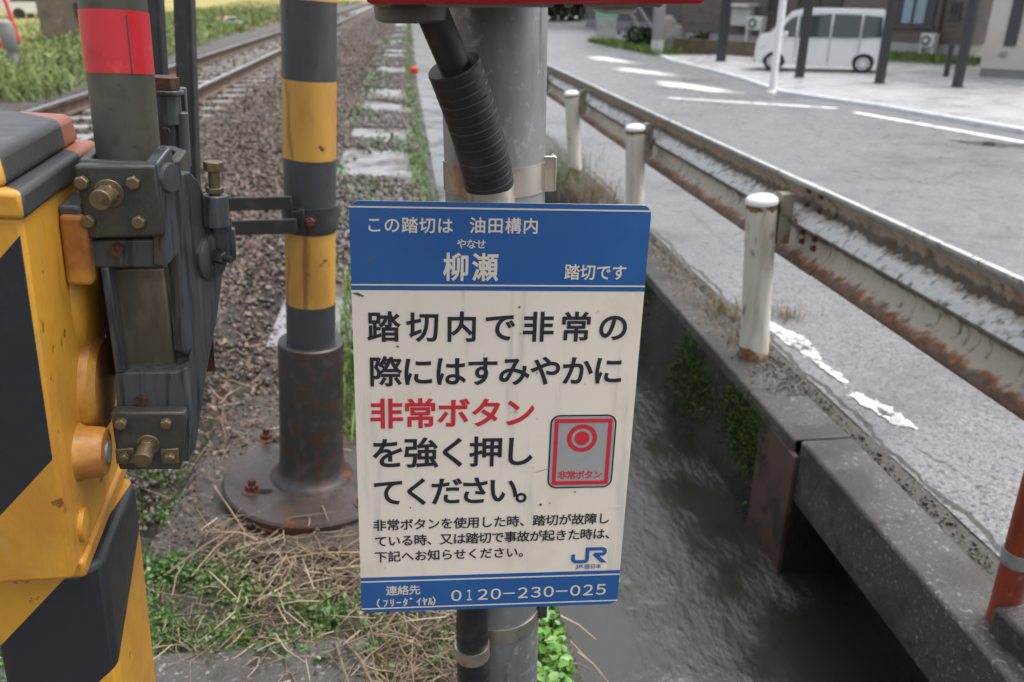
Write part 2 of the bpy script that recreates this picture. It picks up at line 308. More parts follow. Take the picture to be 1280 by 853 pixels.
def mesh_np(name, V, Fa, m, parent=None, smooth=False):
    me = bpy.data.meshes.new(name); nv, nf, k = len(V), len(Fa), Fa.shape[1]
    me.vertices.add(nv); me.vertices.foreach_set('co', V.astype(np.float32).ravel())
    me.loops.add(nf * k); me.loops.foreach_set('vertex_index', Fa.astype(np.int32).ravel())
    me.polygons.add(nf); me.polygons.foreach_set('loop_start', np.arange(0, nf * k, k, dtype=np.int32))
    me.materials.append(m); me.update(calc_edges=True)
    if smooth: me.shade_smooth()
    o = bpy.data.objects.new(name, me); COL.objects.link(o)
    if parent: o.parent = parent
    return o
def rotm(n, tilt=None):
    a = rng.uniform(0, 2 * np.pi, n); b = rng.uniform(0, 2 * np.pi, n) if tilt is None else rng.normal(0, tilt, n); c = rng.uniform(0, 2 * np.pi, n) if tilt is None else rng.normal(0, tilt, n)
    def R(ax, t):
        z, o, cs, sn = np.zeros(n), np.ones(n), np.cos(t), np.sin(t)
        m = {'x': [[o, z, z], [z, cs, -sn], [z, sn, cs]], 'y': [[cs, z, sn], [z, o, z], [-sn, z, cs]], 'z': [[cs, -sn, z], [sn, cs, z], [z, z, o]]}[ax]
        return np.moveaxis(np.array(m), 2, 0)
    return R('z', a) @ R('x', b) @ R('y', c)
ICO_V = None
def stones(name, P, S, m):
    """many small broken stones in one mesh: P centres (n,3), S sizes (n,)"""
    t = (1 + 5 ** .5) / 2
    v = np.array([(-1, t, 0), (1, t, 0), (-1, -t, 0), (1, -t, 0), (0, -1, t), (0, 1, t), (0, -1, -t), (0, 1, -t), (t, 0, -1), (t, 0, 1), (-t, 0, -1), (-t, 0, 1)]) / 1.9
    f = np.array([(0, 11, 5), (0, 5, 1), (0, 1, 7), (0, 7, 10), (0, 10, 11), (1, 5, 9), (5, 11, 4), (11, 10, 2), (10, 7, 6), (7, 1, 8), (3, 9, 4), (3, 4, 2), (3, 2, 6), (3, 6, 8), (3, 8, 9), (4, 9, 5), (2, 4, 11), (6, 2, 10), (8, 6, 7), (9, 8, 1)])
    n = len(P)
    vv = v[None] * (1 + rng.normal(0, .17, (n, 12, 1))) + rng.normal(0, .06, (n, 12, 3))
    vv = vv * rng.uniform(.65, 1.25, (n, 1, 3))
    vv = np.einsum('nij,nkj->nki', rotm(n), vv) * (S[:, None, None] * .5) + P[:, None]
    ff = f[None] + (np.arange(n) * 12)[:, None, None]
    return mesh_np(name, vv.reshape(-1, 3), ff.reshape(-1, 3), m)
def blades(name, P, Hh, Wd, m, lean=.35, parent=None):
    """grass: each blade two quads and a bent tip"""
    n = len(P); a = rng.uniform(0, 2 * np.pi, n); dx, dy = np.cos(a), np.sin(a)
    ln = np.abs(rng.normal(0, lean, n)) + .05; b = a + rng.normal(0, .6, n) + np.pi / 2
    lv = []
    for k, (tt, ww) in enumerate(((0, 1.), (.5, .8), (.85, .45), (1.0, .05))):
        off = ln * tt ** 2 * Hh; zz = Hh * tt * (1 - .35 * ln * tt)
        cx, cy = P[:, 0] + np.cos(b) * off, P[:, 1] + np.sin(b) * off
        for sgn in (-1, 1): lv.append(np.stack([cx + sgn * dx * Wd * ww / 2, cy + sgn * dy * Wd * ww / 2, P[:, 2] + zz], 1))
    V = np.stack(lv, 1)
    f = np.array([(0, 1, 3, 2), (2, 3, 5, 4), (4, 5, 7, 6)])
    ff = f[None] + (np.arange(n) * 8)[:, None, None]
    return mesh_np(name, V.reshape(-1, 3), ff.reshape(-1, 4), m, parent)
def leaves(name, P, S, m, tilt=.6, parent=None, up=True):
    """small folded leaves"""
    n = len(P)
    v = np.array([(0, -.5, 0), (.33, -.18, .07), (.30, .2, .06), (0, .55, -.05), (-.30, .2, .06), (-.33, -.18, .07), (0, 0, -.02)])
    f = np.array([(0, 1, 6), (1, 2, 6), (2, 3, 6), (3, 4, 6), (4, 5, 6), (5, 0, 6)])
    vv = np.einsum('nij,kj->nki', rotm(n, tilt), v) * S[:, None, None] + P[:, None]
    ff = f[None] + (np.arange(n) * 7)[:, None, None]
    return mesh_np(name, vv.reshape(-1, 3), ff.reshape(-1, 3), m, parent)
def sticks(name, P, Ln, Rr, m, flat=.12, ang=None):
    """thin bent stalks lying about"""
    n = len(P); a = rng.uniform(0, 2 * np.pi, n) if ang is None else ang; e = rng.normal(0, flat, n)
    d = np.stack([np.cos(a) * np.cos(e), np.sin(a) * np.cos(e), np.sin(e)], 1)
    side = np.stack([-np.sin(a), np.cos(a), np.zeros(n)], 1); up = np.cross(d, side)
    bend = rng.normal(0, .10, n)[:, None] * Ln[:, None]; sag = -np.abs(rng.normal(0, .04, n))[:, None] * Ln[:, None]
    lv = []
    for t in (-.5, 0, .5):
        c = P + d * (t * Ln)[:, None] + side * bend * (1 - 4 * t * t) - np.array([[0, 0, 1.]]) * sag * (1 - 4 * t * t)
        rr = Rr * (1 if t < .4 else .5)
        for k in range(3):
            th = 2 * np.pi * k / 3; lv.append(c + (side * np.cos(th) + up * np.sin(th)) * rr[:, None])
    V = np.stack(lv, 1)
    f = np.array([(i * 3 + j, i * 3 + (j + 1) % 3, (i + 1) * 3 + (j + 1) % 3, (i + 1) * 3 + j) for i in range(2) for j in range(3)])
    ff = f[None] + (np.arange(n) * 9)[:, None, None]
    return mesh_np(name, V.reshape(-1, 3), ff.reshape(-1, 4), m)
def U(n, lo, hi): return rng.uniform(lo, hi, n)

# ------------------------------------------------------------------ terrain
def strip(name, xs, ys, zf, m, wob=0.):
    """sheet over a list of x lines and y lines with z = zf(x, y)"""
    vs = [(x(y) if callable(x) else x, y, zf(x(y) if callable(x) else x, y) + (random.uniform(-wob, wob) if wob else 0)) for y in ys for x in xs]
    nx = len(xs); fs = [(j * nx + i, j * nx + i + 1, (j + 1) * nx + i + 1, (j + 1) * nx + i) for j in range(len(ys) - 1) for i in range(nx - 1)]
    mb = MB(); mb.add(vs, fs); return struct(mb.build(name, m, smooth=True, fix=False))
def interp(x, tab):
    if x <= tab[0][0]: return tab[0][1]
    for (a, b), (c, d) in zip(tab, tab[1:]):
        if x <= c: return b + (d - b) * (x - a) / (c - a)
    return tab[-1][1]
CL = [(-3, .38), (1.2, .36), (2, .30), (4, .21), (7, .15), (15, .06), (47, .0), (120, .0)]   # left canal edge
def cl(y): return interp(y, CL)
YS = [-3, 0, 1, 1.6, 2, 2.5, 3, 4, 5, 7, 10, 15, 20, 30, 47, 80, 120]
strip('field', [-700, -30, -9, -4.5], [-3, 20, 60, 120, 300, 900], lambda x, y: .0 if x > -20 else .1, M['field'])
strip('far_ground', [-4.5, 0, 40, 700], [120, 200, 900], lambda x, y: -.44, M['field'])
strip('ground', [-9, -4.5, -2, -1, -.6, -.3, lambda y: cl(y) - .12, cl], YS, lambda x, y: .004 + .012 * math.sin(x * 7 + y * 3), M['dirt'])
BED = [(-5.4, .0), (-4.6, .16), (-4.15, .30), (-2.15, .30), (-1.5, .15), (-1.0, .05), (-.72, -.01)]
strip('ballast_bed', [-5.4, -5.0, -4.6, -4.3, -4.0, -3.5, -3.0, -2.5, -2.15, -1.9, -1.7, -1.5, -1.3, -1.0, -.72], [2.2, 2.6] + [3 + .5 * k for k in range(50)] + [30, 40, 60, 90, 130, 200], lambda x, y: interp(x, BED) * min(1, max(0, (y - 2.2) / 1.2)), M['bed'], .012)
# the wet concrete path beside the canal
strip('canal_path', [-.74, -.5, -.25, lambda y: cl(y) - .10], [3.6, 4.5, 6, 8, 10, 14, 20, 30, 47, 80], lambda x, y: .022 + .004 * math.sin(y * 2.1 + x), M['path'])
# canal: left wall, right wall, water
mb = MB()
for a, b in zip(YS, YS[1:]):
    mb.add([(cl(a), a, -1.1), (cl(b), b, -1.1), (cl(b), b, .03), (cl(a), a, .03), (cl(a) - .1, a, .03), (cl(b) - .1, b, .03)], [(0, 1, 2, 3), (3, 2, 5, 4)])
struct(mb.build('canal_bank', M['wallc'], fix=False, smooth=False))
WX = 1.375
mb = MB()
strip('water', [.0, .4, .8, 1.2, 2.6], [-3, 0, 1, 2, 3, 4, 6, 10, 20, 50, 120], lambda x, y: -.59, M['water'])
# ground right of the canal: asphalt road with a fall, car park, kerbs
RYS = [-3, 1.5, 3, 5, 8, 12, 18, 25, 50, 120]
strip('road', [1.672, 2.2, 4, 7, 12, 20, 60], RYS, lambda x, y: zr(y), M['asphalt'])
strip('roadside_grit', [1.575, 1.605, lambda y: 1.635 + .006 * math.sin(y * 9), lambda y: 1.705 + .014 * math.sin(y * 7.3) + .009 * math.sin(y * 19 + 1) + .006 * math.sin(y * 53)], [-3] + [.8 + .04 * k for k in range(150)] + [7, 8, 10, 20, 50], lambda x, y: zr(y) + (-.012 if 1.6 < x < 1.66 else .0045), M['soil'], .0015)
# pavement cap on top of the canal's right wall: two concrete lengths with a step between them
cap = empty('canal_side_wall', (WX, 2.55, 0), (0, 0, 0), 'dark mossy concrete retaining wall along the right bank of the canal', 'wall')
def capz(y): return zr(y) + .006
mb = MB()
ys = [2.555, 3, 4, 5, 7, 10, 20, 50]
for a, b in zip(ys, ys[1:]):
    mb.add([(0, a - 2.55, -1.2), (0, b - 2.55, -1.2), (0, b - 2.55, capz(b)), (0, a - 2.55, capz(a)), (.215, a - 2.55, capz(a)), (.215, b - 2.55, capz(b))], [(1, 0, 3, 2), (2, 3, 4, 5)])
mb.add([(0, .005, -1.2), (0, .005, capz(2.6)), (.215, .005, capz(2.6)), (.215, .005, -1.2)], [(0, 1, 2, 3)])
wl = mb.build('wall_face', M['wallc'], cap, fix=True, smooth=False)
mb = MB()
for a, b in zip(ys, ys[1:]):
    b_ = b - .004; vv = []
    for x_, z_ in ((-.012, -.06), (.212, -.06), (.212, .004), (-.012, .004)): vv += [(x_, a - 2.55, capz(a) + z_), (x_, b_ - 2.55, capz(b_) + z_)]
    mb.add(vv, [(0, 2, 4, 6), (1, 7, 5, 3), (0, 1, 3, 2), (2, 3, 5, 4), (4, 5, 7, 6), (6, 7, 1, 0)])
mb.build('coping', M['conc'], cap, bevel=.01)
mb = MB(); mb.box((-.012, .02, -1.2), (.0, .30, -.07)); mb.box((-.020, -.035, -1.2), (.0, .018, -.062)); mb.build('steel_plate', [M['gate']], cap, bevel=.003)
cap2 = empty('concrete_beam', (WX, .2, 0), (0, 0, 0), 'rough grey concrete beam bridging the dark side channel nearest the red pipe', 'beam')
mb = MB(); mb.box((.0, -2.2, -.26), (.205, 2.325, .006)); mb.build('beam_body', [M['conc']], cap2, bevel=.012)
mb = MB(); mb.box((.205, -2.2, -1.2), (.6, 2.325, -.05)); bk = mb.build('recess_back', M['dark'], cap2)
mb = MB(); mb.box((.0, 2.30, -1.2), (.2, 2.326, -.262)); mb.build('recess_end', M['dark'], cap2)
# crossing slab and footing in front
slab = MB(); slab.box((-3, -2.5, -.3), (-.16, 1.655, .04)); struct(slab.build('crossing_pavement', M['conc'], bevel=.015))
mb = MB(); mb.prism([(-.86, 2.06), (-.80, 3.1), (-.02, 3.15), (.05, 2.1), (-.2, 2.02)], (0, 0, -.2), (1, 0, 0), (0, 1, 0), (0, 0, .225))
tag(mb.build('concrete_footing', M['foot'], bevel=.02), 'brown stained concrete footing under the round flange of the striped pole', 'footing')
# car park and its kerb
KB = [(7.9, -3), (7.85, 5), (7.84, 10), (7.5, 12.9), (6.95, 15.3), (7.35, 18.2), (7.6, 21), (7.75, 25), (8.0, 27)]
mb = MB(); n = len(KB)
vs = [(x, y, zr(y) + .05) for x, y in KB] + [(60, y, zr(y) + .05) for x, y in KB]
mb.add(vs, [(i, n + i, n + i + 1, i + 1) for i in range(n - 1)]); struct(mb.build('car_park', M['lot'], fix=False))
mb = MB()
for (a, b), (c, d) in zip(KB, KB[1:]):
    A, B = Vector((a, b, zr(b) - .05)), Vector((c, d, zr(d) - .05)); t = (B - A).normalized(); s = Vector((-t.y, t.x, 0)) * .13
    mb.add([A, B, B + s, A + s] + [p + Vector((0, 0, .115)) for p in (A, B, B + s, A + s)], [(4, 5, 6, 7), (0, 1, 5, 4), (2, 3, 7, 6), (1, 2, 6, 5), (3, 0, 4, 7)])
struct(mb.build('kerb', M['kerbc'], bevel=.01))
# painted markings
def stripe(p, q, wd, m, name='road_marking', add=.006, jag=.0, seg=1):
    p, q = Vector(p), Vector(q); mb = MB(); vs = []
    t = (q - p); s = Vector((-t.y, t.x, 0)).normalized() * wd / 2
    for k in range(seg + 1):
        c = p + t * (k / seg)
        for sg in (-1, 1):
            j = 1 + random.uniform(-jag, jag); v = c + s * sg * j; vs.append((v.x, v.y, zr(v.y) + add))
    mb.add(vs, [(2 * k, 2 * k + 1, 2 * k + 3, 2 * k + 2) for k in range(seg)])
    return struct(mb.build(name, m, fix=False, smooth=False))
stripe(rd(835, 123), rd(1046, 136), .20, M['white'], jag=.1, seg=14)
stripe(rd(1068, 141), rd(1282, 179), .16, M['white'], jag=.1, seg=16)
stripe((7.3, 9.2, 0), (7.5, 0, 0), .16, M['white'], jag=.1, seg=16)
def make_worn(m):
    t = m.node_tree; N, L = t.nodes, t.links; b = N['Principled BSDF']
    at = N.new('ShaderNodeAttribute'); at.attribute_name = 'core'; tc = N.new('ShaderNodeTexCoord')
    n1 = N.new('ShaderNodeTexNoise'); n1.inputs['Scale'].default_value = 30; n1.inputs['Detail'].default_value = 7; n1.inputs['Roughness'].default_value = .7; L.new(tc.outputs['Object'], n1.inputs['Vector'])
    a = N.new('ShaderNodeMath'); a.operation = 'MULTIPLY_ADD'; a.inputs[1].default_value = 2.2; a.inputs[2].default_value = -1.12; L.new(n1.outputs['Fac'], a.inputs[0])
    c = N.new('ShaderNodeMath'); c.operation = 'MULTIPLY_ADD'; c.inputs[1].default_value = 1.3; L.new(at.outputs['Fac'], c.inputs[0]); L.new(a.outputs[0], c.inputs[2])
    mr = N.new('ShaderNodeMapRange'); mr.inputs[1].default_value = .18; mr.inputs[2].default_value = .34; L.new(c.outputs[0], mr.inputs[0]); L.new(mr.outputs[0], b.inputs['Alpha'])
make_worn(M['worn'])
def blotch(c, rx, ry, ang, m, name='road_marking', add=.006, n=26):
    mb = MB(); vs = [(c.x, c.y, zr(c.y) + add)]
    for k in range(n):
        t = 2 * math.pi * k / n; r = 1 + random.uniform(-.28, .2) + .12 * math.sin(3 * t + c.x)
        x, y = rx * r * math.cos(t), ry * r * math.sin(t); X = c.x + x * math.cos(ang) - y * math.sin(ang); Y = c.y + x * math.sin(ang) + y * math.cos(ang)
        vs.append((X, Y, zr(Y) + add))
    mb.add(vs, [(0, 1 + k, 1 + (k + 1) % n) for k in range(n)]); o = struct(mb.build(name, m, fix=False, smooth=False))
    at = o.data.attributes.new('core', 'FLOAT', 'POINT'); at.data.foreach_set('value', np.array([1.] + [0.] * n, dtype=np.float32)); return o
for px, py, rx, ry in ((760, 75, .42, 2.1), (802, 90, .44, 1.9), (864, 109, .44, 1.7)):
    c = rd(px, py); blotch(c, rx, ry, .25, M['worn'])
# broken remains of the white edge line beside the posts
for px, py, rx, ry in ((985, 421, .062, .30), (1000, 434, .06, .22), (1036, 464, .03, .20), (1100, 514, .06, .19), (1116, 522, .05, .14)):
    c = rd(px, py); blotch(c, rx, ry, .12, M['worn'], n=22)
# wet patch and fine cracks on the asphalt
blotch(rd(1245, 181), .5, .2, -.6, mat('puddle', (.05, .05, .052), .03), 'puddle', .003)
cr = mat('crack', (.03, .03, .03), .6)
def crack(pts, wd=.012):
    mb = MB(); P = []
    for (ax, ay), (bx, by) in zip(pts, pts[1:]):
        for k in range(6): P.append(rd(ax + (bx - ax) * k / 6 + random.uniform(-2, 2), ay + (by - ay) * k / 6 + random.uniform(-1.5, 1.5)))
    vs = []
    for i, p in enumerate(P):
        w_ = wd * random.uniform(.4, 1.3); vs += [(p.x, p.y - w_ / 2, zr(p.y) + .003), (p.x + w_ / 3, p.y + w_ / 2, zr(p.y) + .003)]
    mb.add(vs, [(2 * i, 2 * i + 1, 2 * i + 3, 2 * i + 2) for i in range(len(P) - 1)]); struct(mb.build('road_crack', cr, fix=False, smooth=False))
crack([(1105, 210), (1165, 235), (1225, 268), (1275, 290)]); crack([(1165, 235), (1200, 215), (1260, 225)], .008)
crack([(1140, 560), (1200, 590), (1270, 650)], .006); crack([(1000, 150), (1060, 190), (1110, 212)], .02)
crack([(860, 260), (900, 300), (930, 322)], .008)

# ------------------------------------------------------------------ railway
TX, RT = -3.16, .47
prof = [(-.0635, -.153), (.0635, -.153), (.0635, -.142), (.012, -.122), (.008, -.05), (.032, -.036), (.032, -.004), (.026, 0), (-.026, 0), (-.032, -.004), (-.032, -.036), (-.008, -.05), (-.012, -.122), (-.0635, -.142)]
for sx, lb in ((-.5335 - .032, 'rusty steel rail with polished top on the far side of the track'), (.5335 + .032, 'rusty steel rail with polished top on the near side of the track')):
    r = empty('rail', (TX + sx, 5, RT), (0, 0, 0), lb, 'rail', 'rails of the railway track')
    mb = MB(); mb.prism(prof, (0, -4.5, 0), (1, 0, 0), (0, 0, 1), (0, 300, 0)); mb.build('rail_body', M['rail'], r)
    mb = MB(); mb.box((-.027, -4.5, .0004), (.027, 295, .0025)); mb.build('rail_head', M['railtop'], r)
sl0 = None
for k in range(110):
    y = 6.2 + .62 * k
    if sl0 is None:
        mb = MB(); mb.prism([(-.12, 0), (.12, 0), (.09, .16), (-.09, .16)], (-1.0, 0, 0), (0, 1, 0), (0, 0, 1), (2.0, 0, 0))
        sl0 = mb.build('sleeper', M['sleeper'], bevel=.01); tag(sl0, 'grey concrete sleeper lying across under the two rails', 'sleeper', 'sleepers under the railway track'); o = sl0
    else: o = sl0.copy(); COL.objects.link(o)
    o.location = (TX, y, RT - .153 - .158); o.rotation_euler = (0, 0, random.gauss(0, .008))

# ballast stones
def ballast(n, x0, x1, y0, y1, s0, s1, skip=True):
    t = rng.uniform(0, 1, n); y = y0 * (y1 / y0) ** t; x = U(n, x0, x1)
    if skip:
        keep = (np.abs(x - (TX - .5655)) > .07) & (np.abs(x - (TX + .5655)) > .07); x, y = x[keep], y[keep]
    z = np.array([interp(a, BED) for a in x]) * np.clip((y - 2.2) / 1.2, 0, 1)
    inner = np.abs(x - TX) < 1.0
    on = inner & (np.abs(((y - 6.2 + .31) % .62) - .31) < .10)
    x, y, z = x[~on], y[~on], z[~on]
    s = U(len(x), s0, s1) * (1 + .02 * y)
    return np.stack([x, y, z + s * .12], 1), s
A = [ballast(15000, -2.4, -.98, 2.9, 14, .014, .046), ballast(2600, -1.0, -.72, 6.0, 14, .014, .046), ballast(8000, -2.4, -.78, 12, 60, .025, .05), ballast(5000, -4.4, -2.0, 6, 50, .035, .06), ballast(5000, -5.4, -3.9, 8, 60, .035, .06)]
tag(stones('ballast', np.concatenate([a[0] for a in A]), np.concatenate([a[1] for a in A]), M['stone']), 'brown grey crushed stone ballast along the railway track', 'ballast', kind='stuff')
# grit and gravel nearer the pole
n = 5200; x = U(n, -1.3, -.0); y = U(n, 1.9, 7.5); keep = ~((x > -.86) & (x < .05) & (y > 2.05) & (y < 3.12)) & ~((x > -.6) & (y > 3.6) & (rng.uniform(0, 1, n) < .8))
x, y = x[keep], y[keep]; s = U(len(x), .008, .032)
tag(stones('gravel', np.stack([x, y, .012 + s * .2 + np.clip(-.72 - x, 0, 1) * .15], 1), s, M['litter']), 'small wet gravel and grit around the striped pole footing', 'gravel', kind='stuff')

# ------------------------------------------------------------------ guardrail
gr_ = empty('guardrail', (1.49, 3.3, 0), (0, 0, 0), 'rusty weathered white guardrail with round capped posts beside the road', 'guardrail')
GZ = lambda y: zr(y) * .72
BX = 1.605
wave0 = [(.012, .0), (.0, .003), (.0, .014), (.018, .03), (.062, .062), (.075, .085), (.075, .105), (.062, .128), (.018, .16), (.004, .170), (.0, .175), (.004, .180), (.018, .19), (.062, .222), (.075, .245), (.075, .265), (.062, .288), (.018, .32), (.0, .336), (.0, .347), (.012, .35)]
wave = []
for (a, b), (c, d) in zip(wave0, wave0[1:]):
    for k in range(2): wave.append((a + (c - a) * k / 2, b + (d - b) * k / 2))
wave.append(wave0[-1])
def shaded_beam_material():
    m = mat('weathered_beam', (.4, .4, .4), .55, bump=(60, .45, .004), rough2=.75)
    t = m.node_tree; N, L = t.nodes, t.links; b = N['Principled BSDF']
    at = N.new('ShaderNodeAttribute'); at.attribute_name = 'prof'
    tc = N.new('ShaderNodeTexCoord'); mp_ = N.new('ShaderNodeMapping'); mp_.inputs['Scale'].default_value = (1, 1, .35); L.new(tc.outputs['Object'], mp_.inputs['Vector'])
    n1 = N.new('ShaderNodeTexNoise'); n1.inputs['Scale'].default_value = 26; n1.inputs['Detail'].default_value = 6; L.new(mp_.outputs[0], n1.inputs['Vector'])
    ma = N.new('ShaderNodeMath'); ma.operation = 'MULTIPLY_ADD'; ma.inputs[1].default_value = .16; L.new(n1.outputs['Fac'], ma.inputs[0]); 
    sb = N.new('ShaderNodeMath'); sb.operation = 'SUBTRACT'; sb.inputs[1].default_value = .08; L.new(at.outputs['Fac'], sb.inputs[0]); L.new(sb.outputs[0], ma.inputs[2])
    r = N.new('ShaderNodeValToRGB'); e = r.color_ramp.elements
    stops = [(0, (.22, .075, .035)), (.06, (.07, .05, .03)), (.10, (.26, .10, .045)), (.14, (.50, .44, .35)), (.32, (.54, .50, .42)), (.37, (.09, .08, .06)), (.43, (.22, .22, .20)), (.48, (.50, .51, .49)), (.59, (.74, .74, .72)), (.63, (.46, .43, .38)), (.655, (.075, .058, .045)), (.71, (.12, .085, .06)), (.75, (.36, .31, .26)), (.80, (.46, .25, .14)), (.84, (.46, .43, .38)), (.90, (.36, .355, .34)), (1, (.46, .46, .45))]  # rust and grime bands, plus the wave's shading painted into valleys and ridge
    while len(e) < len(stops): e.new(.5)
    for i_, (p_, c_) in enumerate(stops): e[i_].position = p_; e[i_].color = (*c_, 1)
    L.new(ma.outputs[0], r.inputs[0])
    cur = r.outputs[0]
    for sc_, lo, hi, c_, st_ in ((30, .55, .70, (.13, .125, .11), (1, 1, .25)), (4, .66, .74, (.30, .11, .05), (1, .5, 1.5)), (11, .60, .72, (.12, .10, .075), (1, 1, .4))):
        mp2 = N.new('ShaderNodeMapping'); mp2.inputs['Scale'].default_value = st_; L.new(tc.outputs['Object'], mp2.inputs['Vector'])
        n2 = N.new('ShaderNodeTexNoise'); n2.inputs['Scale'].default_value = sc_; n2.inputs['Detail'].default_value = 5; L.new(mp2.outputs[0], n2.inputs['Vector'])
        mr = N.new('ShaderNodeMapRange'); mr.inputs[1].default_value = lo; mr.inputs[2].default_value = hi; L.new(n2.outputs['Fac'], mr.inputs[0])
        x = N.new('ShaderNodeMix'); x.data_type = 'RGBA'; L.new(mr.outputs[0], x.inputs[0]); L.new(cur, x.inputs[6]); x.inputs[7].default_value = (*c_, 1); cur = x.outputs[2]
    L.new(cur, b.inputs['Base Color']); return m
M['bracket'] = mat('dirty_bracket', (.30, .27, .21), .55, layers=[((.10, .09, .07), 18, .46, .64), ((.22, .09, .04), 14, .56, .68), ((.05, .045, .035), 30, .6, .72)], bump=(70, .4, .004))
M['footrust'] = mat('post_rust', (.22, .11, .045), .6, layers=[((.10, .05, .025), 30, .5, .64), ((.42, .36, .27), 18, .55, .66)])
M['beam_shaded'] = shaded_beam_material()
def beam(y0, y1, dx, name):
    mb = MB(); K_ = 14; ys_ = [y0 + (y1 - y0) * k / K_ for k in range(K_ + 1)]; vs = []; n = len(wave); pf = []
    for y in ys_:
        for sh in (0, .004):
            for a, b in wave: vs.append((BX - 1.49 + dx + a + sh, y - 3.3, .474 + b * 1.04 + GZ(y))); pf.append(b / .35)
    fs = []
    for j in range(K_):
        A, B = j * 2 * n, (j + 1) * 2 * n
        for i in range(n - 1): fs += [(A + i, A + i + 1, B + i + 1, B + i), (A + n + i + 1, A + n + i, B + n + i, B + n + i + 1)]
        fs += [(A, B, B + n, A + n), (A + n - 1, A + 2 * n - 1, B + 2 * n - 1, B + n - 1)]
    for J in (0, K_):
        A = J * 2 * n
        for i in range(n - 1): fs.append((A + i, A + n + i, A + n + i + 1, A + i + 1))
    mb.add(vs, fs); o = mb.build(name, M['beam_shaded'], gr_, ang=60, fix=False)
    at = o.data.attributes.new('prof', 'FLOAT', 'POINT'); at.data.foreach_set('value', np.array(pf, dtype=np.float32)); return o
beam(-.5, 3.28, 0, 'beam'); beam(3.08, 7.35, -.006, 'beam'); beam(7.15, 11.4, 0, 'beam'); beam(11.2, 23.5, -.006, 'beam')
for i, (y, lean) in enumerate(((1.2, 4), (3.34, 4.), (5.55, 3.), (7.85, 4.5), (10.1, 2), (12.3, 2), (14.5, 2), (16.7, 2))):
    T = Matrix.Translation((0, y - 3.3, GZ(y))) @ Euler((0, rad(-lean), 0)).to_matrix().to_4x4()
    px_ = .03 if i < 4 else .02
    p = lambda *c: T @ Vector(c)
    mb = MB(); mb.tube([p(px_, 0, -.05), p(px_, 0, .02), p(px_, 0, .35), p(px_, 0, .735)], [.0665, .0655, .065, .065], 28)
    po = mb.build('post', M['postw'], gr_, ang=50)
    mb = MB(); nn = 30; vs = []
    for k in range(nn):
        t = 6.283 * k / nn; hh = .022 + .03 * max(0, math.sin(t * 1.0 + 4.2)) + random.uniform(0, .014)
        for z_ in (-.02, hh): vs.append(p(px_ + .0664 * math.cos(t), .0664 * math.sin(t), z_))
    mb.add(vs, [(2 * k, 2 * ((k + 1) % nn), 2 * ((k + 1) % nn) + 1, 2 * k + 1) for k in range(nn)]); mb.build('rusty_foot', M['footrust'], po, fix=False)
    mb = MB(); vs = []
    for k in range(nn):
        t = 6.283 * k / nn; hh = .712 - random.uniform(0, .016)
        for z_ in (hh, .729): vs.append(p(px_ + .0656 * math.cos(t), .0656 * math.sin(t), z_))
    mb.add(vs, [(2 * k, 2 * ((k + 1) % nn), 2 * ((k + 1) % nn) + 1, 2 * k + 1) for k in range(nn)]); mb.build('rusty_collar', M['footrust'], po, fix=False)
    mb = MB(); mb.lathe([(.0, .768), (.03, .766), (.055, .758), (.068, .748), (.0695, .738), (.0695, .728), (.066, .727)], (0, 0, 0), (0, 0, 1), 28)
    mb.v = [tuple(p(px_ + a, b, c)) for a, b, c in mb.v]; mb.build('post_cap', M['wpost'], po, ang=50)
    mb = MB(); mb.box((.055, y - 3.3 - .032, .55 + GZ(y)), (.112, y - 3.3 + .032, .77 + GZ(y)));
    mb.hexbolt((.11, y - 3.3 - .07, .655 + GZ(y)), (-1, 0, 0), .016, .012)
    mb.build('bracket', M['bracket'], gr_, bevel=.004)
for yy in (3.12, 3.23):
    for zz in (.56, .60, .72, .78): mb = MB(); mb.hexbolt((BX - 1.49 + .02, yy - 3.3, zz), (-1, 0, .2), .011, .014); mb.build('splice_bolt', M['rustb'], gr_)

# ------------------------------------------------------------------ information sign on its steel post
W2, H2 = .19, .301
sg = empty('information_sign', (.0917, .981, 1.0057), (-.0718, .04, -.0179), 'blue and cream metal notice in Japanese about the emergency button', 'sign')
def rrect(x0, z0, x1, z1, r, corners=(1, 1, 1, 1), n=7):
    P = []
    for (cx, cz, a0), on in zip((((x1 - r), (z1 - r), 0), ((x0 + r), (z1 - r), 90), ((x0 + r), (z0 + r), 180), ((x1 - r), (z0 + r), 270)), corners):
        if on: P += [(cx + r * math.cos(rad(a0 + 90 * k / n)), cz + r * math.sin(rad(a0 + 90 * k / n))) for k in range(n + 1)]
        else: P.append(((x1 if a0 in (0, 270) else x0), (z1 if a0 in (0, 90) else z0)))
    return P
def flatpanel(name, poly, y, th, m, parent=sg):
    mb = MB(); mb.prism(poly, (0, y, 0), (1, 0, 0), (0, 0, 1), (0, th, 0)); return mb.build(name, m, parent, smooth=False)
flatpanel('plate', rrect(-W2, -H2, W2, H2, .013), 0, .0018, M['cream'])
hp = flatpanel('header_panel', rrect(-W2, .1875, W2, H2, .013, (1, 1, 0, 0)), -.0004, .00038, M['blue'])
fp = flatpanel('footer_panel', rrect(-W2, -H2, W2, -.2412, .013, (0, 0, 1, 1)), -.0004, .00038, M['blue'])
def bar(name, x0, z0, x1, z1, m, y=-.0007, parent=sg): return flatpanel(name, [(x0, z0), (x1, z0), (x1, z1), (x0, z1)], y, .00028, m, parent)
bar('border_line', -W2, .2925, W2, .2945, M['lcream'], parent=hp); bar('border_line', -W2, .1935, W2, .1955, M['lcream'], parent=hp)
bar('border_line', -W2, -.2493, W2, -.2473, M['lcream'], parent=fp); bar('border_line', -W2, -.2953, W2, -.2935, M['lcream'], parent=fp)
_tc = {}
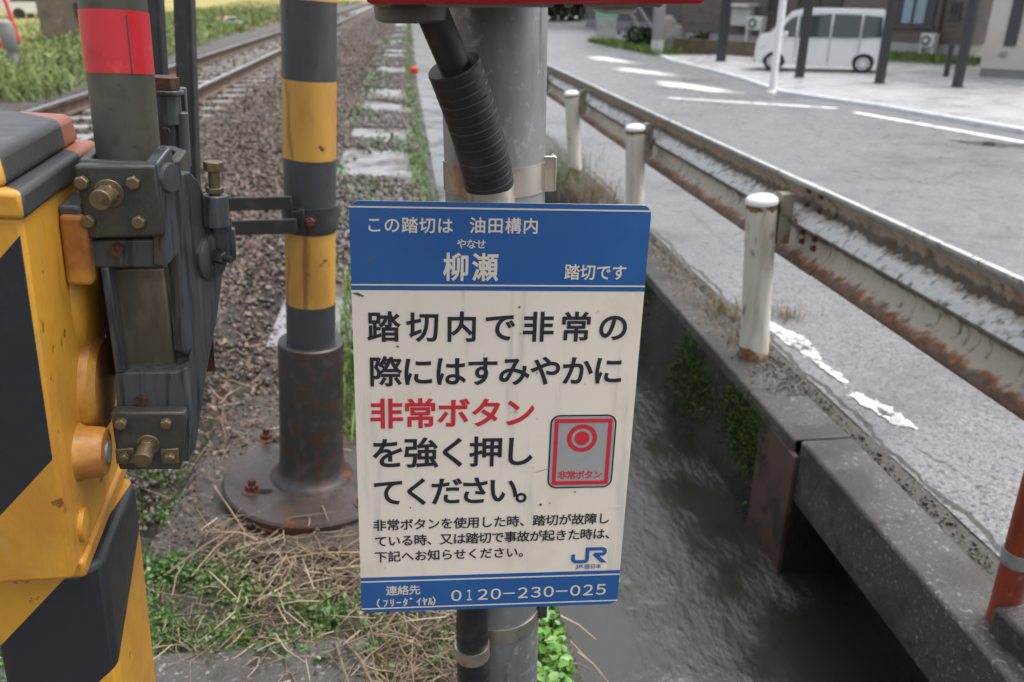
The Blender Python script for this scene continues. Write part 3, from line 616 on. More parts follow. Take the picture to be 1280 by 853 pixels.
def glyph(ch, off):
    if (ch, off) not in _tc:
        c = bpy.data.curves.new('lettering', 'FONT'); c.body = ch; c.bevel_depth = off; c.bevel_resolution = 1; c.resolution_u = 5
        o = bpy.data.objects.new('lettering', c); COL.objects.link(o)
        dg = bpy.context.evaluated_depsgraph_get(); me = bpy.data.meshes.new_from_object(o.evaluated_get(dg))
        vs = [(v.co.x, v.co.y, v.co.z) for v in me.vertices]; fs = [tuple(p.vertices) for p in me.polygons]
        bpy.data.objects.remove(o); bpy.data.curves.remove(c); bpy.data.meshes.remove(me)
        _tc[(ch, off)] = (vs, fs)
    return _tc[(ch, off)]
def line(chars, x0, x1, zt, zb, m, off=.02, y=-.0009, parent=sg, slope=0., name='lettering', sx=1., pos=None):
    """one line of writing: cells spread evenly so the ink runs from x0 to x1, full-size ink from zb to zt"""
    e = (zt - zb) / .93; n = len(chars); mb = MB(); ex = e * sx
    for i, ch in enumerate(chars):
        if ch in ' \u3000': continue
        cx = (pos[i] if pos else (x0 + ex * .46 + (x1 - x0 - ex * .92) * i / max(1, n - 1)))
        vs, fs = glyph(ch, off)
        zc = (zt + zb) / 2 + slope * (cx - x0)
        mb.add([(cx + (a - .5) * ex, y - c * e * .12, zc + (b - .38) * e) for a, b, c in vs], fs)
    return mb.build(name, m, parent, smooth=False, fix=False)
def word(s, x0, x1, zt, zb, m, off=.0, y=-.0009, parent=sg, slope=0., name='lettering'):
    vs, fs = glyph(s, off); xs = [a for a, b, c in vs]; zs = [b for a, b, c in vs]; mb = MB()
    mb.add([(x0 + (a - min(xs)) / (max(xs) - min(xs)) * (x1 - x0), y - c * .002, zb + (b - min(zs)) / (max(zs) - min(zs)) * (zt - zb) + slope * (a - min(xs)) / (max(xs) - min(xs)) * (x1 - x0)) for a, b, c in vs], fs)
    return mb.build(name, m, parent, smooth=False, fix=False)
LC = M['lcream']
line('この踏切は', -.1695, -.0625, .2815, .2618, LC, .015, parent=hp)
line('油田構内', -.041, .0455, .2825, .2627, LC, .015, parent=hp)
line('やなせ', -.0575, -.0205, .2550, .2425, LC, .012, parent=hp)
line('柳瀬', -.0735, -.0050, .2365, .2010, LC, .022, parent=hp, sx=.90)
line('踏切です', .0825, .1635, .2235, .2030, LC, .015, parent=hp, sx=.94)
K, RD = M['ink'], M['red']
line('踏切内で非常の', -.1705, .1720, .1590, .1185, K, .021)
line('際にはすみやかに', -.1700, .1700, .0975, .0560, K, .021)
line('非常ボタン', -.1700, .0515, .0375, -.0050, RD, .023)
line('を強く押し', -.1700, .0535, -.0200, -.0650, K, .020)
line('てください。', -.1690, .0730, -.0810, -.1240, K, .020)
line('非常ボタンを使用した時、踏切が故障し', -.1700, .1680, -.1462, -.1640, K, .017, slope=.008)
line('ている時、又は踏切で事故が起きた時は、', -.1685, .1810, -.1722, -.1900, K, .017, slope=.010)
line('下記へお知らせください。', -.1690, .0550, -.1980, -.2155, K, .017, slope=.009)
line('連絡先', -.1540, -.1050, -.2562, -.2722, LC, .014, parent=fp, slope=.01)
line('（ﾌﾘｰﾀﾞｲﾔﾙ）', 0, 0, -.2760, -.2905, LC, .02, parent=fp, slope=.012, pos=[-.1705, -.1515, -.1418, -.1325, -.1225, -.1130, -.1030, -.0945, -.0860, -.0800])
mb = MB(); xx_ = -.0598
for ch in '0120-230-025':
    wd = .0150 if ch != '1' else .0075; pt = .0194 if ch != '-' else .0206
    vs, fs = glyph('－' if ch == '-' else chr(ord(ch) + 0xFEE0), .012); xs = [v[0] for v in vs]; zs = [v[1] for v in vs]
    zc = -.2762 + (xx_ + .06) * .0105
    if ch == '-': q = [(xx_ - .0012 + (a - min(xs)) / (max(xs) - min(xs)) * .0175, -.0009 - c * .002, zc + ((b - min(zs)) / (max(zs) - min(zs)) - .5) * .0020) for a, b, c in vs]
    else: q = [(xx_ + (.0035 if ch == '1' else 0) + (a - min(xs)) / (max(xs) - min(xs)) * wd, -.0009 - c * .002, zc + ((b - min(zs)) / (max(zs) - min(zs)) - .5) * .0186) for a, b, c in vs]
    mb.add(q, fs); xx_ += pt
mb.build('lettering', LC, fp, smooth=False, fix=False)
# pictogram of the emergency button
pg = flatpanel('button_pictogram', rrect(.0740, -.1022, .1670, .0112, .0135), -.0006, .0005, M['inkb'])
pg.data.materials[0] = M['ink']
flatpanel('pictogram_field', rrect(.0762, -.1000, .1648, .0090, .0115), -.0009, .0003, M['silver'], pg)
fr = MB()
for (a, b, c, d) in ((.0800, -.0005, .1610, .0055), (.0800, -.0965, .1610, -.0905), (.0800, -.0905, .0858, -.0005), (.1552, -.0905, .1610, -.0005)): fr.box((a, -.0012, b), (c, -.00095, d))
fr.build('red_frame', RD, pg, smooth=False)
def ring(name, cx, cz, r0, r1, m, parent, y=-.0012):
    mb = MB(); n = 40; vs = []
    for k in range(n):
        t = 2 * math.pi * k / n; vs += [(cx + r0 * math.cos(t), y, cz + r0 * math.sin(t)), (cx + r1 * math.cos(t), y, cz + r1 * math.sin(t))]
    mb.add(vs, [(2 * k, 2 * k + 1, (2 * k + 3) % (2 * n), (2 * k + 2) % (2 * n)) for k in range(n)]); return mb.build(name, m, parent, smooth=False, fix=False)
ring('button_ring', .1195, -.0240, .0148, .0212, RD, pg); ring('button_dot', .1195, -.0240, .0001, .0106, RD, pg)
line('非常ボタン', .0885, .1515, -.0745, -.0872, RD, .022, parent=pg, y=-.0012)
# company mark
def poly(name, P, m, y=-.0009, parent=sg): 
    mb = MB(); mb.add([(a, y, b) for a, b in P], [tuple(range(len(P)))]); return mb.build(name, m, parent, smooth=False, fix=False)
jr = empty('company_mark', (0, 0, 0)); jr.parent = sg
def stroke(pts, wd, m, parent, y=-.0009):
    """constant-width stroke through points"""
    pts = [Vector((a, 0, b)) for a, b in pts]; mb = MB(); vs = []
    for i, p in enumerate(pts):
        d0 = (p - pts[i - 1]).normalized() if i else None; d1 = (pts[i + 1] - p).normalized() if i < len(pts) - 1 else None
        d = ((d0 or d1) + (d1 or d0)).normalized(); nn = Vector((-d.z, 0, d.x)); k = 1 / max(.4, nn.dot(Vector((-(d1 or d0).z, 0, (d1 or d0).x))))
        for s_ in (-1, 1): q = p + nn * s_ * wd / 2 * k; vs.append((q.x, y, q.z))
    mb.add(vs, [(2 * i, 2 * i + 1, 2 * i + 3, 2 * i + 2) for i in range(len(pts) - 1)]); return mb
def arc(cx, cz, r, a0, a1, n=8, sx=1.): return [(cx + r * sx * math.cos(rad(a0 + (a1 - a0) * k / n)), cz + r * math.sin(rad(a0 + (a1 - a0) * k / n))) for k in range(n + 1)]
J = [(.1180, -.2120)] + arc(.1235, -.2190, .0055, 180, 270, 5) + [(.1330, -.2245)] + arc(.1345, -.2200, .0045, 270, 360, 5) + [(.1390, -.2034)] + [(.1600, -.2034)] + arc(.1606, -.2080, .0046, 90, -90, 10) + [(.1490, -.2126)]
mk = stroke(J, .0056, M['inkb'], jr); mk.add([(.1462, -.0009, -.2125), (.1545, -.0009, -.2125), (.1688, -.0009, -.2272), (.1605, -.0009, -.2272)], [(0, 1, 2, 3)])
mk.build('mark_emblem', M['inkb'], jr, smooth=False, fix=False)
word('JR', .1225, .1350, -.2300, -.2375, M['inkb'], .012, parent=jr, slope=.01)
line('西日本', .1360, .1612, -.2292, -.2372, M['inkb'], .014, parent=jr, slope=.01)
# chips and scratches of the enamel
for P, c in ((((-.1895, .184), (-.182, .1845), (-.174, .1795), (-.1765, .1785), (-.185, .1815)), (.10, .09, .08)), (((.158, -.139), (.176, -.131), (.1845, -.1325), (.170, -.1345)), (.78, .74, .66)), (((.052, -.077), (.085, -.0665), (.0855, -.0675), (.06, -.0755)), (.30, .24, .2)), (((.176, .062), (.181, .0725), (.1795, .0725)), (.78, .74, .66))):
    poly('paint_chip', P, mat('chip_tone', c, .6), -.0010)
mb = MB()
for (x, z, r) in ((-.166, .226, .0026), (-.133, .1115, .0017), (.025, .1655, .0017), (.052, .0735, .0014), (.1655, .0905, .0013), (.052, .208, .0012), (-.118, -.128, .0012), (.1145, -.1085, .0016), (.066, -.1275, .0022), (.079, -.1255, .0013), (-.02, .1, .0009), (-.05, -.2, .001), (.028, .129, .0010), (-.155, -.225, .0009), (-.09, .045, .0008)):
    mb = MB(); n = 9; mb.add([(x, -.00102, z)] + [(x + r * random.uniform(.7, 1.15) * math.cos(6.283 * k / n), -.00102, z + r * random.uniform(.7, 1.15) * math.sin(6.283 * k / n)) for k in range(n)], [(0, 1 + k, 1 + (k + 1) % n) for k in range(n)])
    mb.build('rust_spot', M['rspot'], sg, smooth=False, fix=False)

# steel post
PY = 1.155; PX = gy(618, 130, PY).x; PR = .0712
sp = empty('steel_post', (PX, PY, 0), (0, 0, 0), 'round galvanised steel post carrying the blue notice and red button box', 'post')
mb = MB(); mb.tube([(0, 0, -.4), (0, 0, .5), (0, 0, 1.2), (0, 0, 2.5)], PR, 48); mb.build('pipe', M['galv'], sp, ang=60)
def band(z, hgt, name, th=.0018):
    mb = MB(); mb.lathe([(PR + .0002, z), (PR + th, z), (PR + th, z + hgt), (PR + .0002, z + hgt)], n=48); return mb.build(name, M['stain'], sp, ang=40)
zb_ = gy(600, 230, PY - PR).z
b1 = band(zb_ - .021, .040, 'steel_band'); 
mb = MB(); mb.box((PR - .012, -.028, zb_ - .023), (PR + .012, -.020, zb_ + .026)); mb.box((PR + .009, -.030, zb_ - .022), (PR + .012, .0, zb_ + .025)); mb.build('band_clip', M['stain'], b1, bevel=.0008); mb = MB(); mb.box((.012, -PR - .006, zb_ - .021), (.016, -PR + .01, zb_ + .019)); mb.build('band_fold', M['stain'], b1, bevel=.0008)
zb2 = gy(610, 800, PY - PR).z
b2 = band(zb2 - .012, .030, 'steel_band')
mb = MB(); mb.box((PR - .004, -.03, zb2 + .0), (PR + .012, -.02, zb2 + .05)); mb.build('band_clip', M['black'], b2, bevel=.0008)
mb = MB(); mb.lathe([(.021, 0), (.021, .002), (0.0, .004)], (-.010, -PR + .002, zb2 - .035), (0, -1, 0), 16)
# conduit in front of the post
cd = empty('conduit', (gy(612, 240, 1.043).x, 1.043, 0), (0, 0, 0), 'black corrugated cable conduit strapped to the galvanised post', 'conduit')
ox, oy = cd.location.x, cd.location.y
def loc(px, py, y): q = gy(px, py, y); return Vector((q.x - ox, q.y - oy, q.z))
A0, A1 = loc(538, 10, .975), loc(578, 105, .995)
mb = MB(); mb.tube([A0, A0 * .4 + A1 * .6, A1], .0185, 20); mb.build('inner_cable', M['rubber'], cd, ang=60)
P0, P1, P2, P3 = loc(567, 82, .992), loc(585, 130, 1.005), loc(603, 185, 1.025), loc(612, 232, 1.041)
pts, rs = [], []
N_ = 150
for i in range(N_ + 1):
    t = i / N_; q = P0 * (1 - t) ** 3 + (P0 + (P1 - P0) * 1.25) * 3 * t * (1 - t) ** 2 + (P3 - (P3 - P2) * 1.1) * 3 * t * t * (1 - t) + P3 * t ** 3
    pts.append(q); ph = (t * 14) % 1.
    rs.append(.0318 - (.0006 if ph < .16 else 0) + (.0003 if .16 < ph < .35 else 0))
mb = MB(); mb.tube(pts, rs, 32); mb.build('corrugated_sleeve', M['rubber'], cd, ang=50)
d_ = (pts[-1] - pts[-4]).normalized()
E0, E1 = pts[-1] - d_ * .004, pts[-1] + Vector((.006, .002, -.07))
mb = MB(); mb.tube([E0, E0 + (E1 - E0) * .1, E1], [.0300, .0312, .0312], 32); mb.build('metal_collar', M['stain'], cd, ang=40)
low = loc(590, 780, 1.05)
pts = [E1 + Vector((0, 0, .01))]
for k in range(1, 9): pts.append(E1.lerp(Vector((low.x, low.y, .60)), k / 8.))
base_ = Vector((low.x, low.y, .60)); rs = [.026] * 9
for k in range(1, 130):
    z = .60 - k * .0065; pts.append(Vector((low.x - .002 * (k / 130), low.y, z))); rs.append(.0268 - (.0018 if k % 3 == 0 else 0))
for i in range(1, 9): rs[i] = .026
mb = MB(); mb.tube(pts, rs, 28); mb.build('corrugated_hose', M['rubber'], cd, ang=50)
zs = loc(590, 823, 1.03).z
mb = MB(); mb.lathe([(.027, zs - .012), (.0292, zs - .012), (.0292, zs + .012), (.027, zs + .012)], (low.x - .001, low.y, 0), n=32); mb.build('strap', M['stain'], cd, ang=40)

# red emergency button box above the notice
bl = gy(466, 6, .87); br_ = gy(890, 9, .87)
bx = empty('button_box', (PX, PY - PR, bl.z), (0, 0, rad(-2)), 'red box of the emergency button fixed above the blue notice', 'button box')
lx0, lx1 = bl.x - PX, br_.x - PX; ly = .87 - (PY - PR)
zz = 0
mb = MB(); mb.box((lx0, ly, zz), (lx1, ly + .06, .26)); mb.build('front_cover', M['redbox'], bx, bevel=.006)
mb = MB(); mb.box((lx0 + .004, ly + .055, zz - .004), (lx1 - .03, -.02, .25)); mb.build('back_case', M['grey'], bx, bevel=.004)
mb = MB(); mb.box((lx0 + .25, ly + .07, zz - .011), (lx1 - .055, ly + .15, zz - .003)); mb.build('drip_lip', M['greyl'], bx, bevel=.004)
g0 = gy(518, 20, .96); gc = Vector((g0.x - PX, .96 - (PY - PR), g0.z - bl.z))
mb = MB(); mb.lathe([(.030, -.007), (.038, -.004), (.039, .006), (.039, .014)], gc, (0, 0, 1), 32); mb.build('cable_gland', M['gland'], bx, ang=50)
mb = MB()
for k in (704, 728): q = gy(k, 14, .93); mb.hexbolt((q.x - PX, .93 - (PY - PR), q.z - bl.z + .006), (0, 0, -1), .005, .007)
mb.build('screw', M['blk'], bx)
q = MB(); q.box((-.035, -.03, .05), (.035, .005, .22)); q.build('mounting_bracket', M['grey'], bx)

# ------------------------------------------------------------------ striped pole on its flange
base = gz(390, 596, .058)
top = gy(386, 3, base.y)
ax = (top - base); lean = math.atan2(ax.x, ax.z)
st = empty('striped_pole', base, (0, lean, 0), 'black and yellow banded steel pole standing on a rusty bolted flange', 'pole')
Rp = st.rotation_euler.to_matrix()
def sl_(py):   # height along the pole axis of an image row
    xx = 388; q = gy(xx, py, base.y - .07); return (q - base).dot(Rp @ Vector((0, 0, 1)))
pr = .0735
cuts = [sl_(439), sl_(387), sl_(296), sl_(203), sl_(103), sl_(1), sl_(1) + .13, sl_(1) + .26, sl_(1) + .9]
for i, (a, b) in enumerate(zip(cuts, cuts[1:])):
    mb = MB(); mb.tube([(0, 0, a), (0, 0, b)], pr, 40, cap=(i == len(cuts) - 2)); mb.build('black_band' if i % 2 == 0 else 'yellow_band', M['pblk'] if i % 2 == 0 else M['yel'], st, ang=50)
zsl = sl_(436) - .002
mb = MB(); mb.lathe([(.138, .006), (.132, .016), (.122, .026), (.112, .034), (.106, .052), (.1025, .09), (.1005, .16), (.1005, zsl - .012), (.099, zsl - .003), (.094, zsl), (.0725, zsl - .002), (.0725, zsl - .02)], n=48); mb.build('sleeve', M['sleeve'], st, ang=35)
mb = MB(); mb.lathe([(.275, -.05), (.283, -.045), (.283, -.004), (.277, .004), (.13, .012), (.05, .013)], n=64); fl = mb.build('flange', M['flange'], st, ang=35)
for (px, py) in ((333, 552), (315, 617), (470, 560), (455, 622)):
    q = gz(px, py, base.z + .01) - base; q = Rp.inverted() @ q; q.z = .006
    mb = MB(); mb.cyl(q, q + Vector((0, 0, .004)), .034, n=20); mb.tube([q + Vector((0, 0, .004)), q + Vector((0, 0, .02))], .021, 6); mb.cyl(q + Vector((0, 0, .018)), q + Vector((.002, 0, .042)), .012, n=12)
    mb.build('anchor_bolt', M['rustb'], fl, bevel=.001)
    mb = MB(); n = 12; ce = q + Vector((.045, -.012, .0062)); mb.add([ce] + [ce + Vector((.022 * math.cos(6.283 * k / n), .012 * math.sin(6.283 * k / n), 0)) for k in range(n)], [(0, 1 + k, 1 + (k + 1) % n) for k in range(n)]); mb.build('bolt_hole', mat('hole_dark', (.008, .008, .008), .9), fl, smooth=False, fix=False)
# clamp and the frame it holds
fm = empty('upright_frame', gy(230, 260, base.y - .02), (0, 0, 0), 'two dark steel uprights with flat cross bars clamped to the striped pole', 'frame')
fo = Vector(fm.location)
def fl_(px, py, y): return gy(px, py, y) - fo
yb = base.y - .10
mb = MB()
z1 = fl_(300, 255, yb).z; z2 = fl_(300, 283, yb).z; xa = fl_(205, 283, yb).x; xb = fl_(372, 283, yb).x; xc = fl_(356, 255, yb).x
mb.box((xa, yb - fo.y - .004, z1 - .019), (xc + .02, yb - fo.y + .004, z1 + .018)); mb.build('cross_bar', M['black'], fm, bevel=.002)
mb = MB(); mb.box((xa, yb - fo.y - .016, z2 - .022), (xb, yb - fo.y - .008, z2 + .020)); mb.build('cross_bar', M['black'], fm, bevel=.002)
pc = base + Rp @ Vector((0, 0, sl_(276))) - fo
mb = MB(); mb.lathe([(pr + .001, -.034), (pr + .007, -.034), (pr + .007, .034), (pr + .001, .034)], pc, Rp @ Vector((0, 0, 1)), 40); mb.build('pole_clamp', M['black'], fm, ang=40)
q = fl_(388, 277, base.y - .085); mb = MB(); mb.hexbolt(q, (0, -1, 0), .014, .014, stud=.01); mb.build('clamp_bolt', M['rustb'], fm)
mb = MB(); mb.box((q.x - .028, q.y - .004, q.z - .035), (q.x - .014, q.y + .03, q.z + .035)); mb.box((q.x - .05, q.y + .0, q.z - .033), (q.x - .014, q.y + .008, q.z + .03)); mb.build('clamp_ear', M['black'], fm, bevel=.002)
yu = base.y - .06
for (p0, p1, wd) in (((204, 60), (208, 130), .052), ((242, 60), (246, 190), .05)):
    a, b = fl_(*p0, yu), fl_(*p1, yu); d = (a - b).normalized(); lo = b - d * .22; hi = a + d * .9
    T = Matrix.Translation(lo) @ d.to_track_quat('Z', 'Y').to_matrix().to_4x4()
    L_ = (hi - lo).length; mb = MB()
    mb.box((-wd / 2, -.003, 0), (wd / 2, .003, L_), T=T); mb.box((-wd / 2, .0031, 0), (-wd / 2 + .006, .04, L_), T=T); mb.box((wd / 2 - .006, .0031, 0), (wd / 2, .04, L_), T=T)
    mb.build('upright', M['black'], fm, bevel=.0015)
a, b = fl_(204, 118, yu - .012), fl_(244, 118, yu - .012)
mb = MB(); mb.box((a.x, a.y - .004, a.z - .014), (b.x, b.y + .004, b.z + .014)); mb.build('cross_bar', M['black'], fm, bevel=.0015)

# ------------------------------------------------------------------ crossing gate machine (yellow) and its arm
MO = Vector((-.4027, .8681, 1.3387)); ME = Euler((0, rad(5), rad(6)))
MR = ME.to_matrix(); MRi = MR.inverted()
def mp(px, py, axis, val):
    """image point on a plane of the machine's own frame"""
    n = MR @ Vector([1 if i == axis else 0 for i in range(3)]); q = hit(px, py, MO + n * val, n); return MRi @ (q - MO)
gm = empty('gate_machine', MO, ME, 'yellow steel level crossing gate machine with black hazard stripes', 'gate machine')
BH = .455
mb = MB(); mb.box((-.44, 0, -BH), (0, .34, -.002)); mb.box((-.43, .01, -BH - .001), (-.01, .33, -BH + .01)); bo = mb.build('body', M['ybody'], gm, bevel=.015, seg=3)
# hazard stripe on the front face: between two parallel slanted lines
u0, u1 = mp(2, 337, 1, 0), mp(28, 315, 1, 0); l0, l1 = mp(2, 643, 1, 0), mp(70, 570, 1, 0)
k_ = (l1.z - l0.z) / (l1.x - l0.x)
paint_over(M['ybody'], BLK, [((-k_, 0, 1), l0.z - k_ * l0.x, u0.z - k_ * u0.x + .012), ((0, 1, 0), -1, .006), ((1, 0, 0), -1, -.004)])
mb = MB(); mb.box((-.452, -.005, -.004), (.005, .310, .026)); li = mb.build('lid_rim', M['ylid'], gm, bevel=.006, seg=2)
mb = MB()
a, b = (-.43, .012), (-.012, .33)
z0, z1_ = .0262, .062
vs = [(-.43, .006, z0), (-.012, .006, z0), (-.012, .300, z0), (-.43, .300, z0), (-.42, .016, z1_), (-.018, .016, z1_), (-.018, .292, z1_), (-.42, .292, z1_)]
mb.add(vs, [(0, 3, 2, 1), (4, 5, 6, 7), (0, 1, 5, 4), (1, 2, 6, 5), (2, 3, 7, 6), (3, 0, 4, 7)]); M['ylid2'] = yellow_paint('lid_top_yellow')
lt = mb.build('lid', M['ylid2'], gm, bevel=.009, seg=3)
LB = (.055, .056, .058)
o0, o1 = mp(110, 164, 2, .055), mp(34, 144, 2, .06); ko = (o1.y - o0.y) / (o1.x - o0.x)
for m_ in (M['ylid'], M['ylid2']): paint_over(m_, LB, [((1, 1, 0), .0, 9)]); paint_over(m_, (.33, .12, .075), [((-ko, 1, 0), o0.y - ko * o0.x, 9)])
mb = MB(); mb.box((-.40, .343, -.30), (-.02, .40, -.04)); mb.build('rear_cover', M['orange'], gm, bevel=.012, seg=3)
# bosses, lug and hubs on the right side
mb = MB(); mb.box((.0005, .115, -.115), (.030, .175, -.028)); mb.build('side_lug', M['hub'], gm, bevel=.006, seg=3)
mb = MB(); mb.box((.0, .12, -.032), (.026, .19, -.018)); mb.build('lug_cap', M['slate'], gm, bevel=.004)
mb = MB(); mb.lathe([(.095, 0), (.090, .006), (.07, .012), (.03, .014)], (0, .22, -.15), (1, 0, 0), 40); mb.build('shaft_boss', M['yplain'], gm, ang=35)
q = mp(122, 490, 0, .01); mb = MB(); mb.lathe([(.070, 0), (.068, .010), (.058, .018), (.0, .020)], (0, q.y + .015, q.z + .005), (1, 0, 0), 40); mb.build('shaft_hub', M['hub'], gm, ang=35)
q = mp(100, 566, 0, .0); mb = MB(); mb.lathe([(.040, -.005), (.034, .006), (.032, .026), (.029, .031), (.016, .032)], (0, q.y, q.z), (1, 0, 0), 32); hb = mb.build('lock_boss', M['hub'], gm, ang=35)
mb = MB(); mb.lathe([(.014, 0), (.014, .003), (.0, .0035)], (.0315, q.y, q.z), (1, 0, 0), 24); kb = mb.build('lock_plug', M['galv'], hb, ang=35)
mb = MB(); mb.lathe([(.022, 0), (.022, .006), (0, .008)], (.0, .06, -.415), (1, 0, 0), 20); mb.build('cover_bolt', M['yplain'], gm)
mb = MB(); mb.box((-.44, .03, -BH - .022), (.006, .34, -BH + .004)); mb.build('base_flange', M['yplain'], gm, bevel=.005, seg=2)
# pedestal
mb = MB()
pl = [(-.115, .045), (-.010, .045), (.018, .07), (.022, .25), (.01, .28), (-.115, .28)]
vs = [(x, y, -BH - .025) for x, y in pl] + [(x + (.004 if x > 0 else 0), y, -1.36) for x, y in pl]; n = len(pl)
mb.add(vs, [tuple(range(n)), tuple(range(2 * n - 1, n - 1, -1))] + [(i, (i + 1) % n, n + (i + 1) % n, n + i) for i in range(n)])
mb.build('pedestal', M['yped'], gm, bevel=.010, seg=3, smooth=True)
f0, f1 = mp(25, 782, 1, .045), mp(82, 722, 1, .045); kx = (f1.z - f0.z) / (f1.x - f0.x)
s0, s1 = mp(150, 835, 0, .022), mp(171, 682, 0, .022); ky = (s1.z - s0.z) / (s1.y - s0.y)
g0, g1 = mp(130, 715, 0, .022), mp(166, 645, 0, .022); ky2 = (g1.z - g0.z) / (g1.y - g0.y)
paint_over(M['yped'], BLK, [((-kx, -ky2, 1), -9, f0.z - kx * f0.x - ky2 * .045), ((0, -ky, 1), s0.z - ky * s0.y, 9)])

# arm: bracket casting, counterweight frame, bolts and the raised arm itself
ar = empty('barrier_arm', MO, ME, 'raised crossing barrier arm with red band in a dark bolted bracket', 'barrier arm')
FY = .12
def P(px, py, y=FY): q = mp(px, py, 1, y); return (q.x, q.z)
mb = MB(); mb.prism([P(91, 207), P(195, 207), P(206, 296), P(109, 299)], (0, FY, 0), (1, 0, 0), (0, 0, 1), (0, .022, 0)); mb.build('clamp_plate', M['olive'], ar, bevel=.004, seg=3)
zt = P(150, 206)[1]; zl = zt - .105
xl, xr = P(91, 207)[0], P(195, 207)[0]
mb = MB(); hw = .012
outer = [(xl, FY + .0225), (xr, FY + .0225), (xr + .018, FY + .05), (xr + .018, FY + .12), (xr, FY + .145), (xl + .012, FY + .145), (xl - .004, FY + .12), (xl - .002, FY + .05)]
inner = [(xl + hw, FY + .035), (xr - hw, FY + .035), (xr + .006, FY + .056), (xr + .006, FY + .115), (xr - .006, FY + .132), (xl + .02, FY + .132), (xl + .010, FY + .115), (xl + .011, FY + .056)]
n = 8; vs = [(x, y, zt - .001) for x, y in outer] + [(x, y, zt - .001) for x, y in inner] + [(x, y, zl) for x, y in outer] + [(x, y, zl) for x, y in inner]
fs = []
for i in range(n):
    j = (i + 1) % n; fs += [(i, j, n + j, n + i), (i, 2 * n + i, 2 * n + j, j), (n + i, n + j, 3 * n + j, 3 * n + i), (2 * n + i, 3 * n + i, 3 * n + j, 2 * n + j)]
mb.add(vs, fs); mb.build('socket', M['olive'], ar, bevel=.003)
mb = MB(); mb.box((xl + .015, FY + .037, zt - .03), (xr - .0, FY + .128, zt - .012)); mb.build('socket_floor', M['rustb'], ar)
mb = MB(); mb.prism([P(109, 301, FY + .012), P(206, 299, FY + .012), P(206, 325, FY + .012), P(198, 335, FY + .012), P(118, 336, FY + .012), P(112, 328, FY + .012)], (0, FY + .012, 0), (1, 0, 0), (0, 0, 1), (0, .09, 0)); mb.build('lower_plate', M['slate'], ar, bevel=.003)
for (px, py) in ((103, 228), (167, 228), (111, 276), (174, 277)):
    q = mp(px, py, 1, FY); mb = MB(); mb.hexbolt(q, (0, -1, 0), .0083, .009, False); mb.build('clamp_bolt', M['brass'], ar, bevel=.0008)
q = mp(136, 242, 1, FY); mb = MB(); mb.hexbolt(q, (0, -1, 0), .0125, .010, tw=.1); mb.tube([q + Vector((0, -.012, 0)), q + Vector((-.002, -.036, 0))], .0118, 18); mb.build('adjuster_bolt', M['brass'], ar, bevel=.001)
for (px, py, r_, y_) in ((148, 311, .006, FY + .012), (178, 497, .006, FY + .012)):
    q = mp(px, py, 1, y_); mb = MB(); mb.cyl(q, q + Vector((0, -.012, 0)), r_ * 1.2, r_ * 1.1, 16); mb.build('set_screw', M['rustb'], ar)
# counterweight in its frame
mb = MB(); mb.prism([P(134, 335, FY + .035), P(206, 334, FY + .035), P(222, 466, FY + .035), P(154, 468, FY + .035)], (0, FY + .035, 0), (1, 0, 0), (0, 0, 1), (0, .05, 0)); mb.build('counterweight', M['weight'], ar, bevel=.005, seg=3)
mb = MB(); mb.prism([P(124, 337), P(134, 337), P(154, 468), P(143, 470)], (0, FY + .005, 0), (1, 0, 0), (0, 0, 1), (0, .07, 0)); mb.build('frame_rail', M['slate'], ar, bevel=.002)
mb = MB(); mb.prism([P(120, 337, .215), P(225, 337, .215), P(238, 470, .215), P(140, 470, .215)], (0, .215, 0), (1, 0, 0), (0, 0, 1), (0, .01, 0)); mb.build('frame_back', M['blk'], ar)
mb = MB(); mb.prism([P(142, 469), P(219, 468), P(232, 462), P(236, 448), P(238, 530), P(234, 580), P(150, 580), P(145, 520)], (0, FY + .006, 0), (1, 0, 0), (0, 0, 1), (0, .085, 0)); mb.build('lower_bracket', M['slate'], ar, bevel=.003)
mb = MB(); mb.prism([P(141, 509), P(233, 509), P(235, 515), P(228, 580), P(152, 580)], (0, FY - .016, 0), (1, 0, 0), (0, 0, 1), (0, .022, 0)); mb.build('lower_clamp_plate', M['olive'], ar, bevel=.003)
for (px, py) in ((152, 528), (208, 528), (157, 569), (213, 569)):
    q = mp(px, py, 1, FY - .016)
    mb = MB()
    if py > 550: mb.box((q.x - .011, q.y - .004, q.z - .011), (q.x + .011, q.y - .0001, q.z + .011)); q = q + Vector((0, -.004, 0))
    mb.hexbolt(q, (0, -1, 0), .0076, .010, False); mb.build('clamp_bolt', M['brass'], ar, bevel=.0008)
q = mp(185, 556, 1, FY - .016); mb = MB(); mb.hexbolt(q, (0, -1, 0), .011, .010, tw=.1); mb.tube([q + Vector((0, -.012, 0)), q + Vector((-.002, -.034, -.004))], .0112, 18); mb.build('adjuster_bolt', M['brass'], ar, bevel=.001)
# oblique side casting
SA, SB = Vector((.113, FY + .004, 0)), Vector((.172, FY + .112, 0)); Sd = (SB - SA).normalized(); Sn = Vector((Sd.y, -Sd.x, 0))
def SP(px, py):
    n = MR @ Sn; q = MRi @ (hit(px, py, MO + MR @ SA, n) - MO); return ((q - SA).dot(Sd), q.z)
SPTS = [(196, 206), (214, 183), (223, 218), (238, 215), (249, 226), (263, 262), (277, 300), (279, 345), (272, 400), (262, 450), (254, 500), (246, 560), (236, 578), (229, 575), (236, 520), (238, 448), (231, 440), (229, 400), (226, 350), (222, 320), (213, 330), (206, 335), (205, 296)]
mb = MB(); mb.prism([SP(*p) for p in SPTS], SA, Sd, (0, 0, 1), -Sn * .018); mb.build('side_casting', M['slate'], ar, bevel=.003, seg=2)
def S3(px, py, out=0.): a, b = SP(px, py); return SA + Sd * a + Vector((0, 0, b)) + Sn * out
